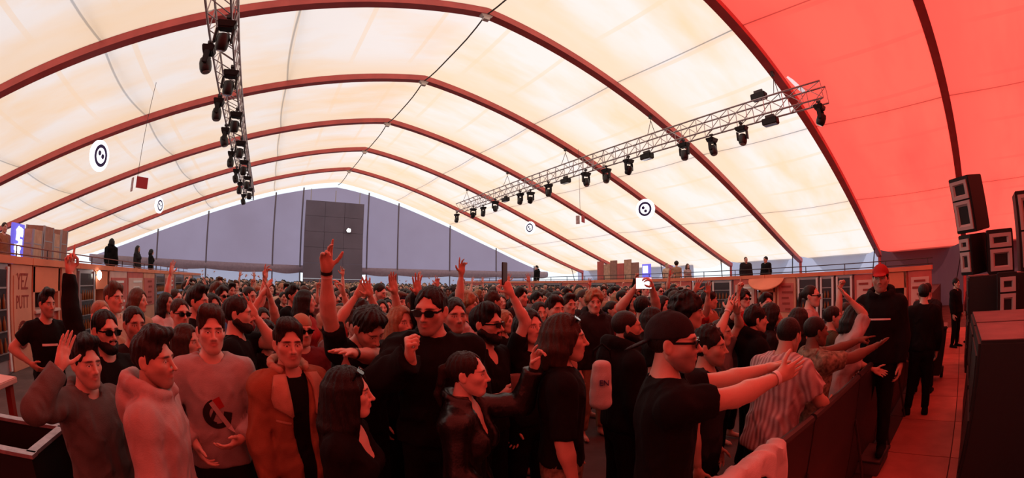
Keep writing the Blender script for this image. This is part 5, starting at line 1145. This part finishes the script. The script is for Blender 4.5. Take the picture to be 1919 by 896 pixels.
# pale jacket thrown over the barrier rail
gJ = []; rr = random.Random(3); NXj, NTj = 26, 22
for i in range(NXj+1):
    a = i/NXj; x = 1.42+.62*a; row = []
    for j in range(NTj+1):
        t = (j/NTj-.5)*2; L = .30+.10*math.sin(a*7)+.05*math.cos(a*15); s = t*L; f_ = .018*math.sin(a*26+1.5*t)*min(1, abs(t)*2)
        if abs(s) < .07: th = s/.07*PI/2; y, z = math.sin(th)*.05, 1.075+math.cos(th)*.03
        else: y = math.copysign(.05+.05*(abs(s)-.07), s); z = 1.075-(abs(s)-.07)
        row.append((x+.03*math.sin(t*3+a*4), .83+y+f_, z+.008*math.sin(a*33)))
    gJ.append(row)
jk = MB().grid(gJ).build('thrown_jacket', cloth_mat('white'), smooth=True); tag(jk, 'pale jacket thrown over the near end of the barrier', 'jacket')
md = jk.modifiers.new('thickness', 'SOLIDIFY'); md.thickness = .012
e = empty('water_bottle', BOT-Vector((0, 0, .08))); tag(e, 'small clear bottle held up beside the suede jacket', 'bottle')
MB().lathe([(.026, 0), (.03, .01), (.03, .11), (.012, .15), (.012, .165)], 14).build('bottle_wall', gl, e, smooth=True); MB().lathe([(.014, .165), (.014, .185)], 12).build('cap_lid', M_WHITE, e)
# ------------------------------------------------------------------ the rest of the crowd
def variant(spec, tier):
    fem = spec.get('fem', False); p = Pose(fem, spec.get('lean', 0), spec.get('side', 0), spec.get('twist', 0), spec.get('R'), spec.get('L'), spec.get('hy', 0), spec.get('hp', 0), spec.get('hr', 0), .05, spec.get('fat', 1))
    hands = {1: (spec.get('hR', 'relax'), spec.get('pR', (-1, .4, 0))), -1: (spec.get('hL', 'relax'), spec.get('pL', (1, .4, 0)))}
    V, F, T = body_parts(p, tier, spec.get('kind', 'f' if fem else 'm'), spec.get('stub', 0), hands)
    th, hh, trh = RES[tier][3:]
    out = dict(fem=fem, body=(V, F, T), HM=head_matrix(p), sleeve=spec.get('sleeve', 'short'), up=spec.get('up', 0))
    out['top'] = build_top(p, th, sleeve=out['sleeve'], neck='crew' if not spec.get('hood') else 'hood', hood=spec.get('hood', False), infl=.018 if not spec.get('hood') else .026, seed=spec.get('seed', 1), hem=.88)
    out['trousers'] = build_trousers(p, trh, seed=2); out['p'] = p; return out
U = lambda x, y, z, a, b, c: ('dir', (x, y, z), (a, b, c))
SPECS = [dict(seed=1), dict(seed=2, hy=.4, stub=.5), dict(seed=3, hy=-.4, sleeve='long', hood=True), dict(seed=4, fem=True), dict(seed=5, fem=True, hy=.35, sleeve='long'), dict(seed=6, hp=-.1, sleeve='long', kind='m2'),
  dict(seed=7, up=1, R=U(.35, .3, 1, -.1, .15, 1), hR='open', pR=(0, 1, 0)), dict(seed=8, up=1, L=U(.3, .4, .9, .1, .1, 1), hL='fist', pL=(0, 1, 0), sleeve='long'),
  dict(seed=9, up=2, R=U(.4, .3, 1, -.15, .1, 1), L=U(.4, .3, 1, -.15, .1, 1), hR='open', hL='open', pR=(0, 1, 0), pL=(0, 1, 0)), dict(seed=10, up=2, fem=True, R=U(.5, .2, .8, -.3, .1, 1), L=U(.5, .2, .8, -.3, .1, 1), hR='flat', hL='flat', pR=(-1, 0, 0), pL=(1, 0, 0)),
  dict(seed=11, up=1, fem=True, R=U(.25, .6, .7, 0, .1, 1), hR='point', pR=(0, 1, 0)), dict(seed=12, up=1, R=U(.2, .8, .2, 0, .6, .8), hR='grip', pR=(-1, 0, 0), kind='m3'),
  dict(seed=13, hy=.7, kind='m2', fat=1.08), dict(seed=14, fem=True, hy=-.5, side=.06), dict(seed=15, hp=.35, kind='m3', stub=.6), dict(seed=16, up=1, L=U(.3, .35, 1, -.05, .2, 1), hL='horns', pL=(0, 1, 0), kind='m2')]
VARS = []
for sp in SPECS:
    v_ = variant(sp, 'C'); q = {}
    q['body'] = raw_mesh('person', *v_['body'][:2], [SKIN['light']], v_['body'][2]); q['top'] = raw_mesh('shirt', *v_['top'], [cloth_mat('black')]); q['trousers'] = raw_mesh('trousers', *v_['trousers'], [cloth_mat('black')])
    VARS.append((v_, q))
HSTY = {False: ['short', 'quiff', 'side', 'buzz', 'messy', 'curly', 'short', 'side'], True: ['long', 'bob', 'pony', 'longback', 'long', 'bob']}
HMESH = {}
def hmesh(st, seed):
    if (st, seed) not in HMESH: HMESH[(st, seed)] = raw_mesh('hair', *hair(st, .0135, seed), [hair_mat('black')])
    return HMESH[(st, seed)]
CAPM = {k: raw_mesh('cap', *cap_mesh(.011, k == 'back', k != 'beanie'), [cloth_mat('black')]) for k in ('back', 'front', 'beanie')}
GLM = glasses_mesh().build('sunglasses', mat('sunglass lens', (.006, .006, .007), .12, .6)); GLD = GLM.data; bpy.data.objects.remove(GLM)
def put_mesh(name, me, parent, m, M=None):
    o = bpy.data.objects.new(name, me); C.objects.link(o); o.parent = parent
    if m is not None: o.material_slots[0].link = 'OBJECT'; o.material_slots[0].material = m
    if M is not None: o.matrix_basis = M
    return o
TOPC = ['black']*7+['charcoal']*4+['grey', 'heather', 'white', 'white', 'pinkgrey', 'maroon', 'maroon', 'red', 'navy', 'denim', 'olive', 'tan', 'cream', 'blue', 'suede']
WORDS = dict(heather='pale grey', pinkgrey='pinkish grey', greygreen='grey green', suede='brown', charcoal='dark grey', denim='denim blue', navy='navy blue')
HW = dict(short='short', quiff='swept-up', side='side-swept', buzz='cropped', messy='tousled', curly='curly', long='long', bob='bobbed', pony='tied-back', longback='straight long')
# places: a loose crowd, denser towards the stage
rc = np.random.RandomState(21); spots = []
grid_ = [(x, y) for x in np.arange(-4.4, 14.8, .60) for y in np.arange(1.35, 32.6, .60)]
for x, y in grid_:
    R = math.hypot(x, y)
    sp = .60 if R < 12 else .8
    if R >= 12 and rc.rand() > .52: continue
    x += rc.uniform(-.17, .17); y += rc.uniform(-.17, .17); R = math.hypot(x, y)
    if x < -4.6 or x > 14.9 or R < 3.5 or y < 1.25: continue
    az = math.atan2(x, y)-YAW
    if abs(az) > 1.24: continue
    if min((x-a)**2+(y-b)**2 for a, b in PEOPLE) < .47**2: continue
    u_ = 960+FPX*az
    if R < 4.4 and (u_ < 330 or 560 < u_ < 620): continue
    if u_ < 175 and R > 3: continue
    if u_ < 345 and R > 5.6+max(0, u_-250)*.02: continue            # aisle kept clear along the bar
    if u_ > 1290 and R > 7.2-max(0, u_-1290)*.006: continue         # and along the fridge row
    spots.append((R, x, y))
spots.sort()
NEAR = 300-len(PEOPLE)
near, far = spots[:NEAR], spots[NEAR:]
LMARK = [(88, 'the hands-on-hips man'), (152, 'the forehead-touching man'), (197, 'the raised black sleeve'), (285, 'the pink-grey hoodie'), (395, 'the emblem sweater'), (447, 'the profile man'), (540, 'the suede jacket'), (611, 'the straight raised arm'), (690, 'the looking-down man'), (752, 'the blond woman'), (808, 'the bomber jacket'), (912, 'the cup holder'), (958, 'the phone arm'), (1060, 'the camouflage trousers'), (1130, 'the white bag'), (1175, 'the shaved head'), (1262, 'the backward cap'), (1330, 'the curly mop'), (1370, 'the wristband clapper'), (1480, 'the striped shirt'), (1530, 'the pointing arms'), (1605, 'the barrier woman'), (1650, 'the red cap')]
LABELS = set(); rl = random.Random(5)
PICK = [0, 1, 2, 3, 4, 5, 12, 13, 14]*6+[6, 7, 8, 9, 10, 11, 15]
for i, (R, x, y) in enumerate(near):
    u_ = 960+FPX*(math.atan2(x, y)-YAW); who = min(LMARK, key=lambda k: abs(k[0]-u_)); sidew = 'behind' if abs(who[0]-u_) < 14 else 'left of' if u_ < who[0] else 'right of'
    far_w = 'third-row' if R < 4.3 else 'fourth-row' if R < 5.2 else 'mid-crowd' if R < 6.6 else 'upper mid-crowd' if R < 8.4 else 'rear-crowd' if R < 10.5 else 'far rear-crowd'
    for tr in range(60):
        vi = rl.choice(PICK) if R > 4.5 else rl.choice([0, 1, 2, 3, 4, 5, 12, 13, 14]); v_, q = VARS[vi]; fem = v_['fem']; hs = rl.choice(HSTY[fem]); hc = rl.choice(['black', 'darkbrown', 'darkbrown', 'brown', 'brown', 'fairbrown', 'blond']); tc_ = rl.choice(TOPC)
        cap = rl.choice(['front', 'back', 'beanie']) if rl.random() < .10 and not fem and hs in ('short', 'buzz', 'side') else None; gls = rl.random() < .22
        lab = '%s %s %s-haired %s in %s %s%s%s, %s %s' % (far_w, {'darkbrown': 'dark', 'fairbrown': 'fair'}.get(hc, hc), HW[hs], 'woman' if fem else 'man', WORDS.get(tc_, tc_), 'hoodie' if SPECS[vi].get('hood') else 'top', ['', ', arm up', ', both arms up'][v_['up']], ' and cap' if cap else ' and sunglasses' if gls else '', sidew, who[1])
        lab = lab[0].lower()+lab[1:]; lab = lab.replace('cropped-haired', 'crop-haired').replace('fair fair', 'fair')
        if lab not in LABELS and len(lab.replace(',', '').split()) <= 16: break
    LABELS.add(lab)
    yaw = math.atan2(-(6.5-x), (-4-y))+rl.uniform(-.55, .55); ht = rl.gauss(1.66 if fem else 1.755, .055); sc = ht/1.772
    b = bpy.data.objects.new('person', q['body']); C.objects.link(b); b.location = (x, y, 0); b.rotation_euler = (0, 0, yaw); b.scale = (sc,)*3
    b.material_slots[0].link = 'OBJECT'; b.material_slots[0].material = SKIN[rl.choice(['fair', 'light', 'light', 'tan', 'tan', 'brown'] if rl.random() < .5 else ['light', 'fair', 'tan'])]
    put_mesh('hoodie' if SPECS[vi].get('hood') else 'shirt', q['top'], b, cloth_mat(tc_)); put_mesh('trousers', q['trousers'], b, cloth_mat(rl.choice(['black', 'denim', 'charcoal', 'tan'])))
    put_mesh('hair', hmesh(hs, i % 2), b, hair_mat(hc), v_['HM'])
    if cap: put_mesh('cap', CAPM[cap], b, cloth_mat(rl.choice(['black', 'navy', 'tan', 'red', 'white'])), v_['HM'])
    elif gls: put_mesh('sunglasses', GLD, b, None, v_['HM'])
    tag(b, lab, 'person', 'festival crowd in the middle of the tent' if R < 7 else 'packed crowd in the rear of the tent')
print('near', len(near), near[-1][0] if near else 0, 'far', len(far))
# beyond those: one mass of far figures
RES['D'] = (.085, .042, .042, .09, .04, .12)
FV = []
for k in (0, 2, 3, 6, 8, 9, 11, 13):
    v_ = variant(SPECS[k], 'D'); parts = []; hV, hF = hair('short' if not v_['fem'] else 'long', .044, 0); hm = np.array(v_['HM']); hV = hV @ hm[:3, :3].T+hm[:3, 3]
    for mi, (V, F) in ((0, v_['body'][:2]), (1, v_['top']), (2, (hV, hF))):
        keep = (V[F][:, :, 2].mean(1) > (1.42 if mi == 0 else 1.15)); F = F[keep]; us, inv = np.unique(F, return_inverse=True); parts.append((mi, V[us], inv.reshape(F.shape)))
    FV.append(parts)
fm = [SKIN['fair'], SKIN['light'], SKIN['tan']]+[cloth_mat(c) for c in ('black', 'charcoal', 'white', 'maroon', 'heather', 'navy', 'tan')]+[hair_mat(c) for c in ('black', 'darkbrown', 'brown', 'fairbrown', 'blond')]
AV, AF, AM, base_ = [], [], [], 0
for i, (R, x, y) in enumerate(far):
    parts = FV[rl.choice([0, 1, 2, 7]*12+[3, 4, 5, 6])]; yaw = math.atan2(-(6.5-x), (-4-y))+rl.uniform(-.5, .5); sc = rl.gauss(1.72, .06)/1.772; Rm = rotz(yaw)*sc; cols = (rl.randrange(3), 3+rl.choice([0, 0, 0, 1, 1, 2, 3, 4, 5, 6]), 10+rl.choice([0, 0, 1, 1, 2, 3, 4]))
    for mi, V, F in parts:
        AV.append(V @ Rm.T+np.array([x, y, 0])); AF.append(F+base_); AM.append(np.full(len(F), cols[mi])); base_ += len(V)
if AV:
    V = np.concatenate(AV); F = np.concatenate(AF); me = raw_mesh('far_crowd', V, F, fm, np.ones((len(V), 3))); me.polygons.foreach_set('material_index', np.concatenate(AM).astype(np.int32))
    fc = bpy.data.objects.new('far_crowd', me); C.objects.link(fc); fc['kind'] = 'stuff'; tag(fc, 'dense mass of far festival-goers filling the tent floor up to the gable', 'crowd')
